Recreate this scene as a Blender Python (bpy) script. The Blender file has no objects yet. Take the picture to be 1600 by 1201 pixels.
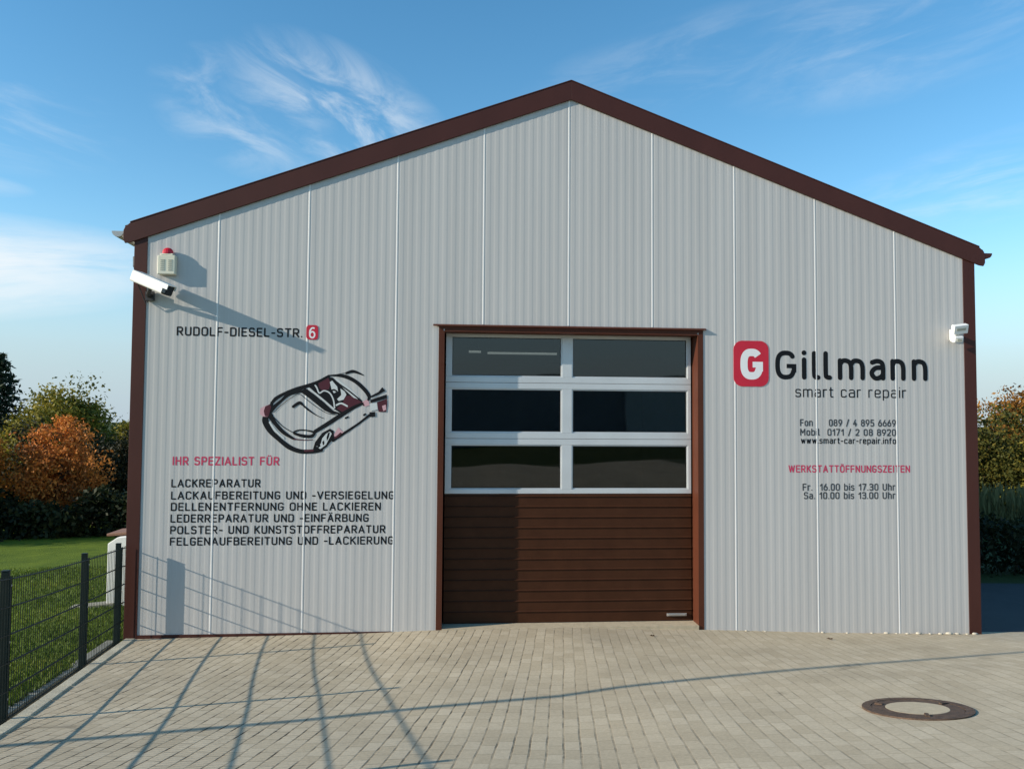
import bpy, math, random
import numpy as np
from mathutils import Vector, Matrix

sc = bpy.context.scene
COL = sc.collection
rad = math.radians

# ------------------------------------------------------------------ camera
cam_d = bpy.data.cameras.new("camera")
cam = bpy.data.objects.new("camera", cam_d)
COL.objects.link(cam)
CAM = Vector((3.5754, -9.1379, 2.3914))
yaw, pit, rol = rad(4.7855), rad(2.58936), rad(.38764)
fw = Vector((math.sin(yaw) * math.cos(pit), math.cos(yaw) * math.cos(pit), math.sin(pit)))
r0 = Vector((math.cos(yaw), -math.sin(yaw), 0))
u0 = r0.cross(fw)
rr = r0 * math.cos(rol) + u0 * math.sin(rol)
uu = u0 * math.cos(rol) - r0 * math.sin(rol)
M = Matrix((rr, uu, -fw)).transposed().to_4x4()
M.translation = CAM
cam.matrix_world = M
cam_d.sensor_width = 36
cam_d.lens = 36 * 1237.5 / 1600
cam_d.clip_start = .05
cam_d.clip_end = 3000
sc.camera = cam

# ------------------------------------------------------------------ light
KX, KZ = 4.2, 1.68                      # sun travels (KX, 1, -KZ)
SUN_EL = math.atan2(KZ, math.hypot(KX, 1))
SUN_AZ = math.atan2(-KX, -1)            # direction to the sun, from +y towards +x
sun_d = bpy.data.lights.new("sun", 'SUN')
sun_d.energy = 5.0
sun_d.angle = rad(.42)
sun_d.color = (1, .90, .76)
sun = bpy.data.objects.new("sun", sun_d)
COL.objects.link(sun)
sun.rotation_euler = Vector((KX, 1, -KZ)).to_track_quat('-Z', 'Y').to_euler()
sun.location = (-30, -10, 20)

SKY_STRENGTH = .15
EXPOSURE = .32
w = bpy.data.worlds.new("World")
sc.world = w
w.use_nodes = True
nt = w.node_tree
nt.nodes.clear()
N = nt.nodes.new
L = nt.links.new
wout = N('ShaderNodeOutputWorld')
bg = N('ShaderNodeBackground')
bg.inputs['Strength'].default_value = SKY_STRENGTH
sky = N('ShaderNodeTexSky')
sky.sky_type = 'NISHITA'
sky.sun_disc = False
sky.sun_elevation = SUN_EL
sky.sun_rotation = SUN_AZ
sky.altitude = 100
sky.air_density = 1.0
sky.dust_density = .15
sky.ozone_density = 1.6
tc = N('ShaderNodeTexCoord')


def wmath(op, a, b=None, clamp=False):
    m = N('ShaderNodeMath')
    m.operation = op
    m.use_clamp = clamp
    for i, v in enumerate((a, b)):
        if v is None:
            continue
        if hasattr(v, 'is_linked'):
            L(v, m.inputs[i])
        else:
            m.inputs[i].default_value = v
    return m.outputs[0]


def cloud_patch(c, ext, rot, scale, detail, lo, hi, strength, seed, dist=.4):
    """soft streaky cloud field around the sky direction c; ext = half sizes (azimuth, height)"""
    c = Vector(c).normalized()
    e1 = Vector((c.y, -c.x, 0)).normalized()
    e2 = c.cross(e1) * -1
    ca, sa = math.cos(rot), math.sin(rot)
    a1 = e1 * ca + e2 * sa
    a2 = e2 * ca - e1 * sa

    def dot(v):
        d = N('ShaderNodeVectorMath')
        d.operation = 'DOT_PRODUCT'
        L(tc.outputs['Generated'], d.inputs[0])
        d.inputs[1].default_value = v
        return d.outputs['Value']
    p, q = dot(a1), dot(a2)
    p = wmath('SUBTRACT', p, 0.0)
    q0 = c.dot(a2)
    pe = wmath('DIVIDE', p, ext[0])
    qe = wmath('DIVIDE', wmath('SUBTRACT', q, q0), ext[1])
    r2 = wmath('ADD', wmath('MULTIPLY', pe, pe), wmath('MULTIPLY', qe, qe))
    m = wmath('SUBTRACT', 1.0, r2, True)
    cx = N('ShaderNodeCombineXYZ')
    L(wmath('MULTIPLY', p, scale[0]), cx.inputs[0])
    L(wmath('MULTIPLY', q, scale[1]), cx.inputs[1])
    cx.inputs[2].default_value = seed
    nz = N('ShaderNodeTexNoise')
    nz.inputs['Scale'].default_value = 1
    nz.inputs['Detail'].default_value = detail
    nz.inputs['Roughness'].default_value = .62
    nz.inputs['Distortion'].default_value = dist
    L(cx.outputs[0], nz.inputs['Vector'])
    mr = N('ShaderNodeMapRange')
    mr.interpolation_type = 'SMOOTHSTEP'
    L(nz.outputs[0], mr.inputs[0])
    mr.inputs[1].default_value = lo
    mr.inputs[2].default_value = hi
    return wmath('MULTIPLY', wmath('MULTIPLY', m, mr.outputs[0]), strength)


CLOUDS = [
    ((-.12, .93, .345), (.16, .085), -.45, (9, 22), 8, .38, .72, .55, 1.3, .7),
    ((-.23, .91, .345), (.11, .07), -.30, (10, 22), 8, .40, .74, .40, 5.1, .6),
    ((-.50, .84, .33), (.16, .07), -.15, (7, 24), 6, .44, .78, .34, 8.2, .5),
    ((-.56, .83, .15), (.30, .062), .10, (4, 24), 6, .24, .62, .98, 3.7, .5),
    ((-.55, .83, .245), (.12, .016), .0, (6, 30), 4, .3, .7, .5, 2.2, .3),
    ((.62, .78, .27), (.22, .05), .1, (5, 30), 6, .42, .75, .36, 6.6, .4),
    ((.58, .75, .46), (.30, .09), .15, (6, 22), 6, .40, .80, .38, 9.4, .5),
    ((.35, .85, .42), (.30, .06), .1, (6, 24), 6, .42, .80, .22, 11.4, .5),
]
acc = None
for cpar in CLOUDS:
    v = cloud_patch(*cpar)
    acc = v if acc is None else wmath('MAXIMUM', acc, v)
mixc = N('ShaderNodeMixRGB')
L(acc, mixc.inputs[0])
hsv = N('ShaderNodeHueSaturation')
hsv.inputs['Hue'].default_value = .491
hsv.inputs['Saturation'].default_value = 1.29
hsv.inputs['Value'].default_value = 1.10
L(sky.outputs[0], hsv.inputs['Color'])
hz_ = N('ShaderNodeSeparateXYZ')
L(tc.outputs['Generated'], hz_.inputs[0])
hmr = N('ShaderNodeMapRange')
hmr.interpolation_type = 'SMOOTHERSTEP'
L(hz_.outputs[2], hmr.inputs[0])
hmr.inputs[1].default_value = -.02
hmr.inputs[2].default_value = .26
hmr.inputs[3].default_value = .92
hmr.inputs[4].default_value = 0
hmx = N('ShaderNodeMixRGB')
L(hmr.outputs[0], hmx.inputs[0])
L(hsv.outputs[0], hmx.inputs[1])
hmx.inputs[2].default_value = (2.35, 3.1, 3.75, 1)
L(hmx.outputs[0], mixc.inputs[1])
mixc.inputs[2].default_value = (4.9, 5.15, 5.3, 1)
L(mixc.outputs[0], bg.inputs['Color'])
L(bg.outputs[0], wout.inputs['Surface'])

sc.view_settings.view_transform = 'Standard'
sc.view_settings.look = 'None'
sc.view_settings.gamma = 1
sc.view_settings.exposure = EXPOSURE
sc.cycles.max_bounces = 8
sc.cycles.transparent_max_bounces = 12


# ------------------------------------------------------------------ materials
class Nodes:
    def __init__(self, name):
        self.m = bpy.data.materials.new(name)
        self.m.use_nodes = True
        self.t = self.m.node_tree
        self.b = self.t.nodes['Principled BSDF']

    def n(self, typ, **kw):
        o = self.t.nodes.new(typ)
        for k, v in kw.items():
            if k in o.inputs:
                o.inputs[k].default_value = v
            else:
                setattr(o, k, v)
        return o

    def l(self, a, b):
        self.t.links.new(a, b)


def mat(name, col, rough=.6, var=.12, scale=4, metal=0, bump=0, bscale=60, stretch=(1, 1, 1), spec=.5, streak=None):
    k = Nodes(name)
    b = k.b
    b.inputs['Roughness'].default_value = rough
    b.inputs['Metallic'].default_value = metal
    b.inputs['Specular IOR Level'].default_value = spec
    tcn = k.n('ShaderNodeTexCoord')
    mp = k.n('ShaderNodeMapping')
    mp.inputs['Scale'].default_value = stretch
    k.l(tcn.outputs['Object'], mp.inputs[0])
    nz = k.n('ShaderNodeTexNoise', Scale=scale, Detail=6, Roughness=.6)
    k.l(mp.outputs[0], nz.inputs['Vector'])
    rmp = k.n('ShaderNodeValToRGB')
    rmp.color_ramp.elements[0].position = .3
    rmp.color_ramp.elements[1].position = .7
    rmp.color_ramp.elements[0].color = (*[c * (1 - var) for c in col], 1)
    rmp.color_ramp.elements[1].color = (*[min(1, c * (1 + var)) for c in col], 1)
    k.l(nz.outputs[0], rmp.inputs[0])
    k.l(rmp.outputs[0], b.inputs['Base Color'])
    if bump:
        n2 = k.n('ShaderNodeTexNoise', Scale=bscale, Detail=4)
        k.l(tcn.outputs['Object'], n2.inputs['Vector'])
        bp = k.n('ShaderNodeBump', Strength=bump, Distance=.01)
        k.l(n2.outputs[0], bp.inputs['Height'])
        k.l(bp.outputs[0], b.inputs['Normal'])
    return k.m


M_WALL = mat('wall_sheet', (.525, .508, .480), .42, .055, 2.2, stretch=(1.6, 1, .10))
M_BROWN = mat('brown_sheet', (.066, .021, .015), .5, .10, 2.5, stretch=(1, 1, .4), spec=.25)
M_JAMB = mat('brown_jamb', (.085, .026, .013), .5, .10, 3, spec=.2)
M_DOORB = mat('door_brown', (.054, .0205, .0095), .5, .14, 5, bump=.05, bscale=300, spec=.12)
M_ALU = mat('aluminium', (.60, .62, .62), .42, .05, 3, metal=.25)
M_GASK = mat('rubber_gasket', (.012, .012, .012), .7, .1)
M_ZINC = mat('zinc', (.42, .40, .37), .4, .12, 6, metal=.5)
M_DARKM = mat('dark_metal', (.03, .03, .032), .5, .15, 5)
M_BLACK = mat('black_film', (.007, .0075, .009), .55, .1, spec=.2)
M_RED = mat('red_film', (.55, .012, .035), .45, .06)
M_DRED = mat('dark_red_film', (.07, .006, .014), .5, .06)
M_PINK = mat('light_red_film', (.55, .04, .10), .5, .06)
M_WHITEF = mat('white_film', (.82, .82, .80), .45, .02)
M_SEAM_LIT = mat('sunlit_seam', (.72, .71, .68), .45, .06, 1.5)  # sun highlight of the wall seams held in a pale colour
M_CREAM = mat('cream_plastic', (.72, .68, .52), .45, .04)
M_CREAMD = mat('cream_plastic_dark', (.42, .42, .34), .6, .04)
M_WHITE = mat('white_enamel', (.82, .82, .79), .35, .03)
M_LENS = mat('black_lens', (.008, .008, .009), .12, .1)
M_REDPL = mat('red_plastic', (.55, .008, .02), .25, .05)
M_POST = mat('fence_green', (.012, .020, .016), .55, .15, 8, spec=.25)
M_KERB = mat('kerb_concrete', (.46, .42, .31), .9, .22, 5, bump=.35, bscale=70)
M_EDGE = mat('edging_concrete', (.25, .24, .19), .9, .25, 5, bump=.35, bscale=70)
M_IRON = mat('cast_iron', (.085, .050, .030), .75, .5, 22, bump=.5, bscale=90)
M_CONC = mat('cover_concrete', (.46, .385, .262), .9, .12, 18, bump=.3, bscale=120)
M_STONE = mat('pale_stone', (.50, .46, .37), .8, .2, 12)
M_PLAST = mat('white_render', (.72, .72, .68), .85, .06, 3)
M_COPE = mat('brown_coping', (.20, .10, .06), .7, .2, 5)
M_INT = mat('interior_wall', (.34, .35, .37), .8, .1)
M_FLOORI = mat('interior_floor', (.12, .12, .12), .6, .1)
M_NEIGH = mat('neighbour_render', (.30, .30, .31), .8, .15, .5)
M_ROOFD = mat('dark_roof', (.05, .04, .038), .7, .2, 2)
M_BARK = mat('bark', (.06, .045, .032), .9, .3, 6, bump=.6, bscale=25)
M_DEADLEAF = mat('dry_leaf', (.12, .065, .028), .8, .35, 14)

# tube lamp
k = Nodes('lamp_tube')
k.b.inputs['Base Color'].default_value = (.8, .8, .78, 1)
k.b.inputs['Emission Color'].default_value = (1, .97, .92, 1)
k.b.inputs['Emission Strength'].default_value = .5
M_TUBE = k.m

# window glass: thin pane, tinted transmission plus fresnel reflection
k = Nodes('window_glass')
k.t.nodes.remove(k.b)
tr = k.n('ShaderNodeBsdfTransparent')
tr.inputs[0].default_value = (.42, .46, .46, 1)
gl = k.n('ShaderNodeBsdfGlossy', Roughness=.015)
gl.inputs[0].default_value = (1, 1, 1, 1)
fr = k.n('ShaderNodeFresnel', IOR=1.62)
mx = k.n('ShaderNodeMixShader')
k.l(fr.outputs[0], mx.inputs[0])
k.l(tr.outputs[0], mx.inputs[1])
k.l(gl.outputs[0], mx.inputs[2])
nz = k.n('ShaderNodeTexNoise', Scale=1.1, Detail=1)
bp = k.n('ShaderNodeBump', Strength=.15, Distance=.02)
k.l(nz.outputs[0], bp.inputs['Height'])
k.l(bp.outputs[0], gl.inputs['Normal'])
k.l(mx.outputs[0], k.t.nodes['Material Output'].inputs[0])
M_GLASS = k.m

# block paving: courses run along the fence, 10 x 20 cm blocks, staggered
PAVE_ANG = math.atan(.15)
k = Nodes('block_paving')
tcn = k.n('ShaderNodeTexCoord')
wob = k.n('ShaderNodeTexNoise', Scale=1.3, Detail=2)
k.l(tcn.outputs['Object'], wob.inputs['Vector'])
wsub = k.n('ShaderNodeVectorMath', operation='SUBTRACT')
wsub.inputs[1].default_value = (.5, .5, .5)
k.l(wob.outputs['Color'], wsub.inputs[0])
wsc = k.n('ShaderNodeVectorMath', operation='SCALE')
wsc.inputs['Scale'].default_value = .03
k.l(wsub.outputs[0], wsc.inputs[0])
wob2 = k.n('ShaderNodeTexNoise', Scale=7, Detail=2)
k.l(tcn.outputs['Object'], wob2.inputs['Vector'])
wsub2 = k.n('ShaderNodeVectorMath', operation='SUBTRACT')
wsub2.inputs[1].default_value = (.5, .5, .5)
k.l(wob2.outputs['Color'], wsub2.inputs[0])
wsc2 = k.n('ShaderNodeVectorMath', operation='SCALE')
wsc2.inputs['Scale'].default_value = .008
k.l(wsub2.outputs[0], wsc2.inputs[0])
wadd = k.n('ShaderNodeVectorMath', operation='ADD')
k.l(tcn.outputs['Object'], wadd.inputs[0])
k.l(wsc.outputs[0], wadd.inputs[1])
wadd2 = k.n('ShaderNodeVectorMath', operation='ADD')
k.l(wadd.outputs[0], wadd2.inputs[0])
k.l(wsc2.outputs[0], wadd2.inputs[1])
mp = k.n('ShaderNodeMapping')
mp.inputs['Rotation'].default_value = (0, 0, math.pi / 2 + PAVE_ANG)
k.l(wadd2.outputs[0], mp.inputs[0])
br = k.n('ShaderNodeTexBrick')
br.offset = .5
br.inputs['Scale'].default_value = 1
br.inputs['Mortar Size'].default_value = .0058
br.inputs['Mortar Smooth'].default_value = .3
br.inputs['Bias'].default_value = 0
br.inputs['Brick Width'].default_value = .2
br.inputs['Row Height'].default_value = .1
br.inputs['Color1'].default_value = (.44, .367, .252, 1)
br.inputs['Color2'].default_value = (.515, .438, .312, 1)
br.inputs['Mortar'].default_value = (.44, .367, .252, 1)
k.l(mp.outputs[0], br.inputs['Vector'])
# blotches and dust
n1 = k.n('ShaderNodeTexNoise', Scale=.9, Detail=8, Roughness=.65)
k.l(tcn.outputs['Object'], n1.inputs['Vector'])
r1 = k.n('ShaderNodeMapRange')
r1.inputs[1].default_value = .3
r1.inputs[2].default_value = .7
r1.inputs[3].default_value = .84
r1.inputs[4].default_value = 1.12
k.l(n1.outputs[0], r1.inputs[0])
n2 = k.n('ShaderNodeTexNoise', Scale=45, Detail=6, Roughness=.7)
k.l(tcn.outputs['Object'], n2.inputs['Vector'])
r2 = k.n('ShaderNodeMapRange')
r2.inputs[1].default_value = .3
r2.inputs[2].default_value = .7
r2.inputs[3].default_value = .86
r2.inputs[4].default_value = 1.12
k.l(n2.outputs[0], r2.inputs[0])
mm = k.n('ShaderNodeMath', operation='MULTIPLY')
k.l(r1.outputs[0], mm.inputs[0])
k.l(r2.outputs[0], mm.inputs[1])
vm = k.n('ShaderNodeVectorMath', operation='SCALE')
k.l(br.outputs['Color'], vm.inputs[0])
k.l(mm.outputs[0], vm.inputs['Scale'])
# dirt in the joints, swept full of pale sand towards the right of the yard
ns = k.n('ShaderNodeTexNoise', Scale=1.7, Detail=5, Roughness=.55, Distortion=.6)
k.l(tcn.outputs['Object'], ns.inputs['Vector'])
rs = k.n('ShaderNodeMapRange')
rs.interpolation_type = 'SMOOTHSTEP'
rs.inputs[1].default_value = .63
rs.inputs[2].default_value = .74
rs.inputs[3].default_value = 1
rs.inputs[4].default_value = .64
k.l(ns.outputs[0], rs.inputs[0])
vm0 = vm
vm = k.n('ShaderNodeVectorMath', operation='SCALE')
k.l(vm0.outputs[0], vm.inputs[0])
k.l(rs.outputs[0], vm.inputs['Scale'])
sx = k.n('ShaderNodeSeparateXYZ')
k.l(tcn.outputs['Object'], sx.inputs[0])
rj = k.n('ShaderNodeMapRange')
rj.interpolation_type = 'SMOOTHSTEP'
rj.inputs[1].default_value = 2.0
rj.inputs[2].default_value = 6.0
rj.inputs[3].default_value = 1.0
rj.inputs[4].default_value = .28
k.l(sx.outputs[0], rj.inputs[0])
nj = k.n('ShaderNodeTexNoise', Scale=2.2, Detail=5, Roughness=.7)
k.l(tcn.outputs['Object'], nj.inputs['Vector'])
rj2 = k.n('ShaderNodeMapRange')
rj2.inputs[1].default_value = .36
rj2.inputs[2].default_value = .56
rj2.inputs[3].default_value = .30
rj2.inputs[4].default_value = 1.0
k.l(nj.outputs[0], rj2.inputs[0])
mj = k.n('ShaderNodeMath', operation='MULTIPLY')
k.l(rj.outputs[0], mj.inputs[0])
k.l(rj2.outputs[0], mj.inputs[1])
sv = k.n('ShaderNodeSeparateXYZ')
k.l(mp.outputs[0], sv.inputs[0])
dv = k.n('ShaderNodeMath', operation='DIVIDE')
dv.inputs[1].default_value = .1
k.l(sv.outputs[1], dv.inputs[0])
fv = k.n('ShaderNodeMath', operation='FRACT')
k.l(dv.outputs[0], fv.inputs[0])
sv2 = k.n('ShaderNodeMath', operation='SUBTRACT')
sv2.inputs[1].default_value = .5
k.l(fv.outputs[0], sv2.inputs[0])
av = k.n('ShaderNodeMath', operation='ABSOLUTE')
k.l(sv2.outputs[0], av.inputs[0])
jl = k.n('ShaderNodeMapRange')
jl.inputs[1].default_value = .415
jl.inputs[2].default_value = .455
k.l(av.outputs[0], jl.inputs[0])
nd = k.n('ShaderNodeTexNoise', Scale=6, Detail=3, Roughness=.6)
k.l(tcn.outputs['Object'], nd.inputs['Vector'])
rd = k.n('ShaderNodeMapRange')
rd.inputs[1].default_value = .42
rd.inputs[2].default_value = .60
rd.inputs[3].default_value = .25
rd.inputs[4].default_value = 1
k.l(nd.outputs[0], rd.inputs[0])
jl2 = k.n('ShaderNodeMath', operation='MULTIPLY')
k.l(jl.outputs[0], jl2.inputs[0])
k.l(rd.outputs[0], jl2.inputs[1])
bw = k.n('ShaderNodeMath', operation='MULTIPLY')
bw.inputs[1].default_value = .42
k.l(br.outputs['Fac'], bw.inputs[0])
jm = k.n('ShaderNodeMath', operation='MAXIMUM')
k.l(jl2.outputs[0], jm.inputs[0])
k.l(bw.outputs[0], jm.inputs[1])
mj2 = k.n('ShaderNodeMath', operation='MULTIPLY')
k.l(mj.outputs[0], mj2.inputs[0])
k.l(jm.outputs[0], mj2.inputs[1])
mxj = k.n('ShaderNodeMixRGB')
k.l(mj2.outputs[0], mxj.inputs[0])
k.l(vm.outputs[0], mxj.inputs[1])
mxj.inputs[2].default_value = (.035, .026, .017, 1)
k.l(mxj.outputs[0], k.b.inputs['Base Color'])
k.b.inputs['Roughness'].default_value = .9
k.b.inputs['Specular IOR Level'].default_value = .25
inv = k.n('ShaderNodeMath', operation='SUBTRACT')
inv.inputs[0].default_value = 1
k.l(mj2.outputs[0], inv.inputs[1])
hadd = k.n('ShaderNodeMath', operation='MULTIPLY_ADD')
k.l(n2.outputs[0], hadd.inputs[0])
hadd.inputs[1].default_value = .35
k.l(inv.outputs[0], hadd.inputs[2])
bp = k.n('ShaderNodeBump', Strength=.5, Distance=.006)
k.l(hadd.outputs[0], bp.inputs['Height'])
k.l(bp.outputs[0], k.b.inputs['Normal'])
M_PAVE = k.m


def grass_mat(name, c1, c2, sc1=1.2):
    k = Nodes(name)
    tcn = k.n('ShaderNodeTexCoord')
    n1 = k.n('ShaderNodeTexNoise', Scale=sc1, Detail=8, Roughness=.7)
    k.l(tcn.outputs['Object'], n1.inputs['Vector'])
    rp = k.n('ShaderNodeValToRGB')
    rp.color_ramp.elements[0].position = .32
    rp.color_ramp.elements[1].position = .68
    rp.color_ramp.elements[0].color = (*c1, 1)
    rp.color_ramp.elements[1].color = (*c2, 1)
    k.l(n1.outputs[0], rp.inputs[0])
    k.l(rp.outputs[0], k.b.inputs['Base Color'])
    n2 = k.n('ShaderNodeTexNoise', Scale=35, Detail=5)
    k.l(tcn.outputs['Object'], n2.inputs['Vector'])
    bp = k.n('ShaderNodeBump', Strength=.8, Distance=.04)
    k.l(n2.outputs[0], bp.inputs['Height'])
    k.l(bp.outputs[0], k.b.inputs['Normal'])
    k.b.inputs['Roughness'].default_value = .9
    k.b.inputs['Specular IOR Level'].default_value = .15
    return k.m


M_LAWN = grass_mat('lawn_grass', (.058, .100, .007), (.140, .190, .015))
M_FIELD = grass_mat('field_grass', (.04, .06, .016), (.07, .085, .025), .3)


def leaf_mat(name, stops, trans=.25):
    """leaf colour by a random value carried by each leaf"""
    k = Nodes(name)
    at = k.n('ShaderNodeAttribute')
    at.attribute_name = 'leaf_tone'
    rp = k.n('ShaderNodeValToRGB')
    els = rp.color_ramp.elements
    while len(els) < len(stops):
        els.new(.5)
    for e, (p, c) in zip(els, stops):
        e.position = p
        e.color = (*c, 1)
    k.l(at.outputs['Fac'], rp.inputs[0])
    k.l(rp.outputs[0], k.b.inputs['Base Color'])
    k.b.inputs['Roughness'].default_value = .65
    k.b.inputs['Specular IOR Level'].default_value = .2
    tl = k.n('ShaderNodeBsdfTranslucent')
    k.l(rp.outputs[0], tl.inputs[0])
    mx = k.n('ShaderNodeMixShader')
    mx.inputs[0].default_value = trans
    k.l(k.b.outputs[0], mx.inputs[1])
    k.l(tl.outputs[0], mx.inputs[2])
    k.l(mx.outputs[0], k.t.nodes['Material Output'].inputs[0])
    return k.m


LF_CONIFER = leaf_mat('conifer_needles', [(0, (.012, .022, .012)), (1, (.035, .055, .025))], .1)
LF_ORANGE = leaf_mat('orange_leaves', [(0, (0.211, 0.1055, 0.0234)), (0.5, (0.4921, 0.1992, 0.0281)), (1, (0.7031, 0.2812, 0.0422))], .3)
LF_RUSSET = leaf_mat('russet_leaves', [(0, (0.2633, 0.1, 0.0316)), (0.5, (0.5002, 0.1737, 0.0369)), (1, (0.7371, 0.2765, 0.0527))], .3)
LF_YELLOW = leaf_mat('yellow_green_leaves', [(0, (0.0817, 0.0908, 0.0182)), (0.6, (0.2178, 0.1906, 0.0254)), (1, (0.363, 0.2814, 0.0327))], .3)
LF_DARK = leaf_mat('dark_leaves', [(0, (.014, .018, .008)), (.8, (.035, .036, .014)), (1, (.085, .055, .014))], .15)
LF_HEDGE = leaf_mat('hedge_leaves', [(0, (.010, .016, .006)), (1, (.032, .040, .012))], .15)
LF_OLIVE = leaf_mat('olive_leaves', [(0, (.035, .045, .012)), (.6, (.085, .085, .016)), (1, (.16, .125, .02))], .3)
LF_AMBER = leaf_mat('amber_leaves', [(0, (.12, .055, .012)), (.5, (.26, .115, .018)), (1, (.38, .18, .03))], .3)
LF_REED = leaf_mat('reed_blades', [(0, (.10, .09, .03)), (1, (.26, .22, .09))], .25)
LF_GRASS = leaf_mat('grass_blades', [(0, (.045, .080, .006)), (.7, (.105, .160, .012)), (1, (.16, .185, .022))], .25)


# ------------------------------------------------------------------ mesh helpers
class MB:
    def __init__(self):
        self.v, self.f, self.mi = [], [], []

    def quad(self, a, b, c, d, mi=0):
        i = len(self.v)
        self.v += [tuple(a), tuple(b), tuple(c), tuple(d)]
        self.f.append((i, i + 1, i + 2, i + 3))
        self.mi.append(mi)

    def poly(self, pts, mi=0):
        i = len(self.v)
        self.v += [tuple(p) for p in pts]
        self.f.append(tuple(range(i, i + len(pts))))
        self.mi.append(mi)

    def box(self, x0, x1, y0, y1, z0, z1, mi=0):
        self.hexa([(x0, y0, z0), (x1, y0, z0), (x1, y1, z0), (x0, y1, z0),
                   (x0, y0, z1), (x1, y0, z1), (x1, y1, z1), (x0, y1, z1)], mi)

    def hexa(self, p, mi=0):
        i = len(self.v)
        self.v += [tuple(q) for q in p]
        for q in ((0, 3, 2, 1), (4, 5, 6, 7), (0, 1, 5, 4), (1, 2, 6, 5), (2, 3, 7, 6), (3, 0, 4, 7)):
            self.f.append(tuple(i + j for j in q))
            self.mi.append(mi)

    def prism(self, pts, axis, a, b, mi=0):
        """closed outline pts (2D) extruded along axis ('x','y','z') from a to b"""
        def p3(q, t):
            return {'x': (t, q[0], q[1]), 'y': (q[0], t, q[1]), 'z': (q[0], q[1], t)}[axis]
        n = len(pts)
        i = len(self.v)
        self.v += [p3(q, a) for q in pts] + [p3(q, b) for q in pts]
        self.f.append(tuple(range(i, i + n)))
        self.f.append(tuple(range(i + 2 * n - 1, i + n - 1, -1)))
        self.mi += [mi, mi]
        for j in range(n):
            kk = (j + 1) % n
            self.f.append((i + j, i + n + j, i + n + kk, i + kk))
            self.mi.append(mi)

    def tube(self, pts, radii, n=8, mi=0, cap=True):
        pts = [Vector(p) for p in pts]
        if not hasattr(radii, '__len__'):
            radii = [radii] * len(pts)
        base = len(self.v)
        for j, p in enumerate(pts):
            d = (pts[min(j + 1, len(pts) - 1)] - pts[max(j - 1, 0)]).normalized()
            a = d.cross(Vector((0, 0, 1)) if abs(d.z) < .9 else Vector((1, 0, 0))).normalized()
            b = d.cross(a)
            for q in range(n):
                t = 2 * math.pi * q / n
                self.v.append(tuple(p + (a * math.cos(t) + b * math.sin(t)) * radii[j]))
        for j in range(len(pts) - 1):
            for q in range(n):
                q2 = (q + 1) % n
                self.f.append((base + j * n + q, base + j * n + q2, base + (j + 1) * n + q2, base + (j + 1) * n + q))
                self.mi.append(mi)
        if cap:
            self.f.append(tuple(base + q for q in range(n)))
            self.f.append(tuple(base + (len(pts) - 1) * n + q for q in reversed(range(n))))
            self.mi += [mi, mi]

    def obox(self, c, ax, ay, az, mi=0):
        """box by centre and three half-axis vectors"""
        c, ax, ay, az = map(Vector, (c, ax, ay, az))
        self.hexa([c - ax - ay - az, c + ax - ay - az, c + ax + ay - az, c - ax + ay - az,
                   c - ax - ay + az, c + ax - ay + az, c + ax + ay + az, c - ax + ay + az], mi)

    def build(self, name, mats, root=None, parent=None, smooth=False, bevel=0):
        """root: the Empty the thing hangs on; parent: the direct parent (root or a part of it)"""
        off = Vector(root.location) if root else Vector((0, 0, 0))
        me = bpy.data.meshes.new(name)
        me.from_pydata([(a - off.x, b - off.y, c - off.z) for a, b, c in self.v], [], self.f)
        if not isinstance(mats, (list, tuple)):
            mats = [mats]
        for m in mats:
            me.materials.append(m)
        if len(mats) > 1:
            me.polygons.foreach_set('material_index', self.mi)
        if smooth:
            me.polygons.foreach_set('use_smooth', [True] * len(me.polygons))
        me.update()
        o = bpy.data.objects.new(name, me)
        COL.objects.link(o)
        p = parent or root
        if p:
            o.parent = p
        if bevel:
            bv = o.modifiers.new('bevel', 'BEVEL')
            bv.width = bevel
            bv.segments = 2
            bv.limit_method = 'ANGLE'
            bv.angle_limit = rad(40)
        return o


def tag(o, label=None, cat=None, group=None, kind=None):
    if label:
        o['label'] = label
    if cat:
        o['category'] = cat
    if group:
        o['group'] = group
    if kind:
        o['kind'] = kind
    return o


def thing(name, loc, label, cat, group=None):
    e = bpy.data.objects.new(name, None)
    e.empty_display_size = .2
    e.location = loc
    COL.objects.link(e)
    return tag(e, label, cat, group)


# ------------------------------------------------------------------ terrain
BX = [-8, .14, 2.6, 3.5, 5, 6.6, 8.2, 10, 14, 30]
BZ = [-.06, -.035, -.012, .012, .022, -.03, -.09, -.135, -.21, -.3]


def rise(y):
    d = np.maximum(-y, 0)
    q = np.minimum(d, 5.3)
    z = .045 * q + .013 * q * q
    e = np.clip(d - 5.3, 0, 3)
    return z + .183 * (e - e * e / 6)


def fence_x(y):
    d = np.maximum(-np.asarray(y, float), 0)
    q = np.minimum(d, 3.2)
    return .06 + .075 * q + .018 * q * q + .15 * (d - q)


def H(x, y):
    x = np.asarray(x, float)
    y = np.asarray(y, float)
    yard = np.interp(x, BX, BZ) + rise(y) + .065 * np.clip(x - 4.5, 0, 6) * np.clip(-y / 3, 0, 1)
    xf = fence_x(y)
    left = -.05 + rise(y) - .06 * np.clip(y + 1.5, 0, 30) - .02 * np.clip(xf - x, 0, 30)
    right = np.interp(x, BX, BZ) - .035 * np.clip(y - 3, 0, 30)
    out = np.where(x < xf, left, np.where(y > 0, right, yard))
    return out


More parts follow.
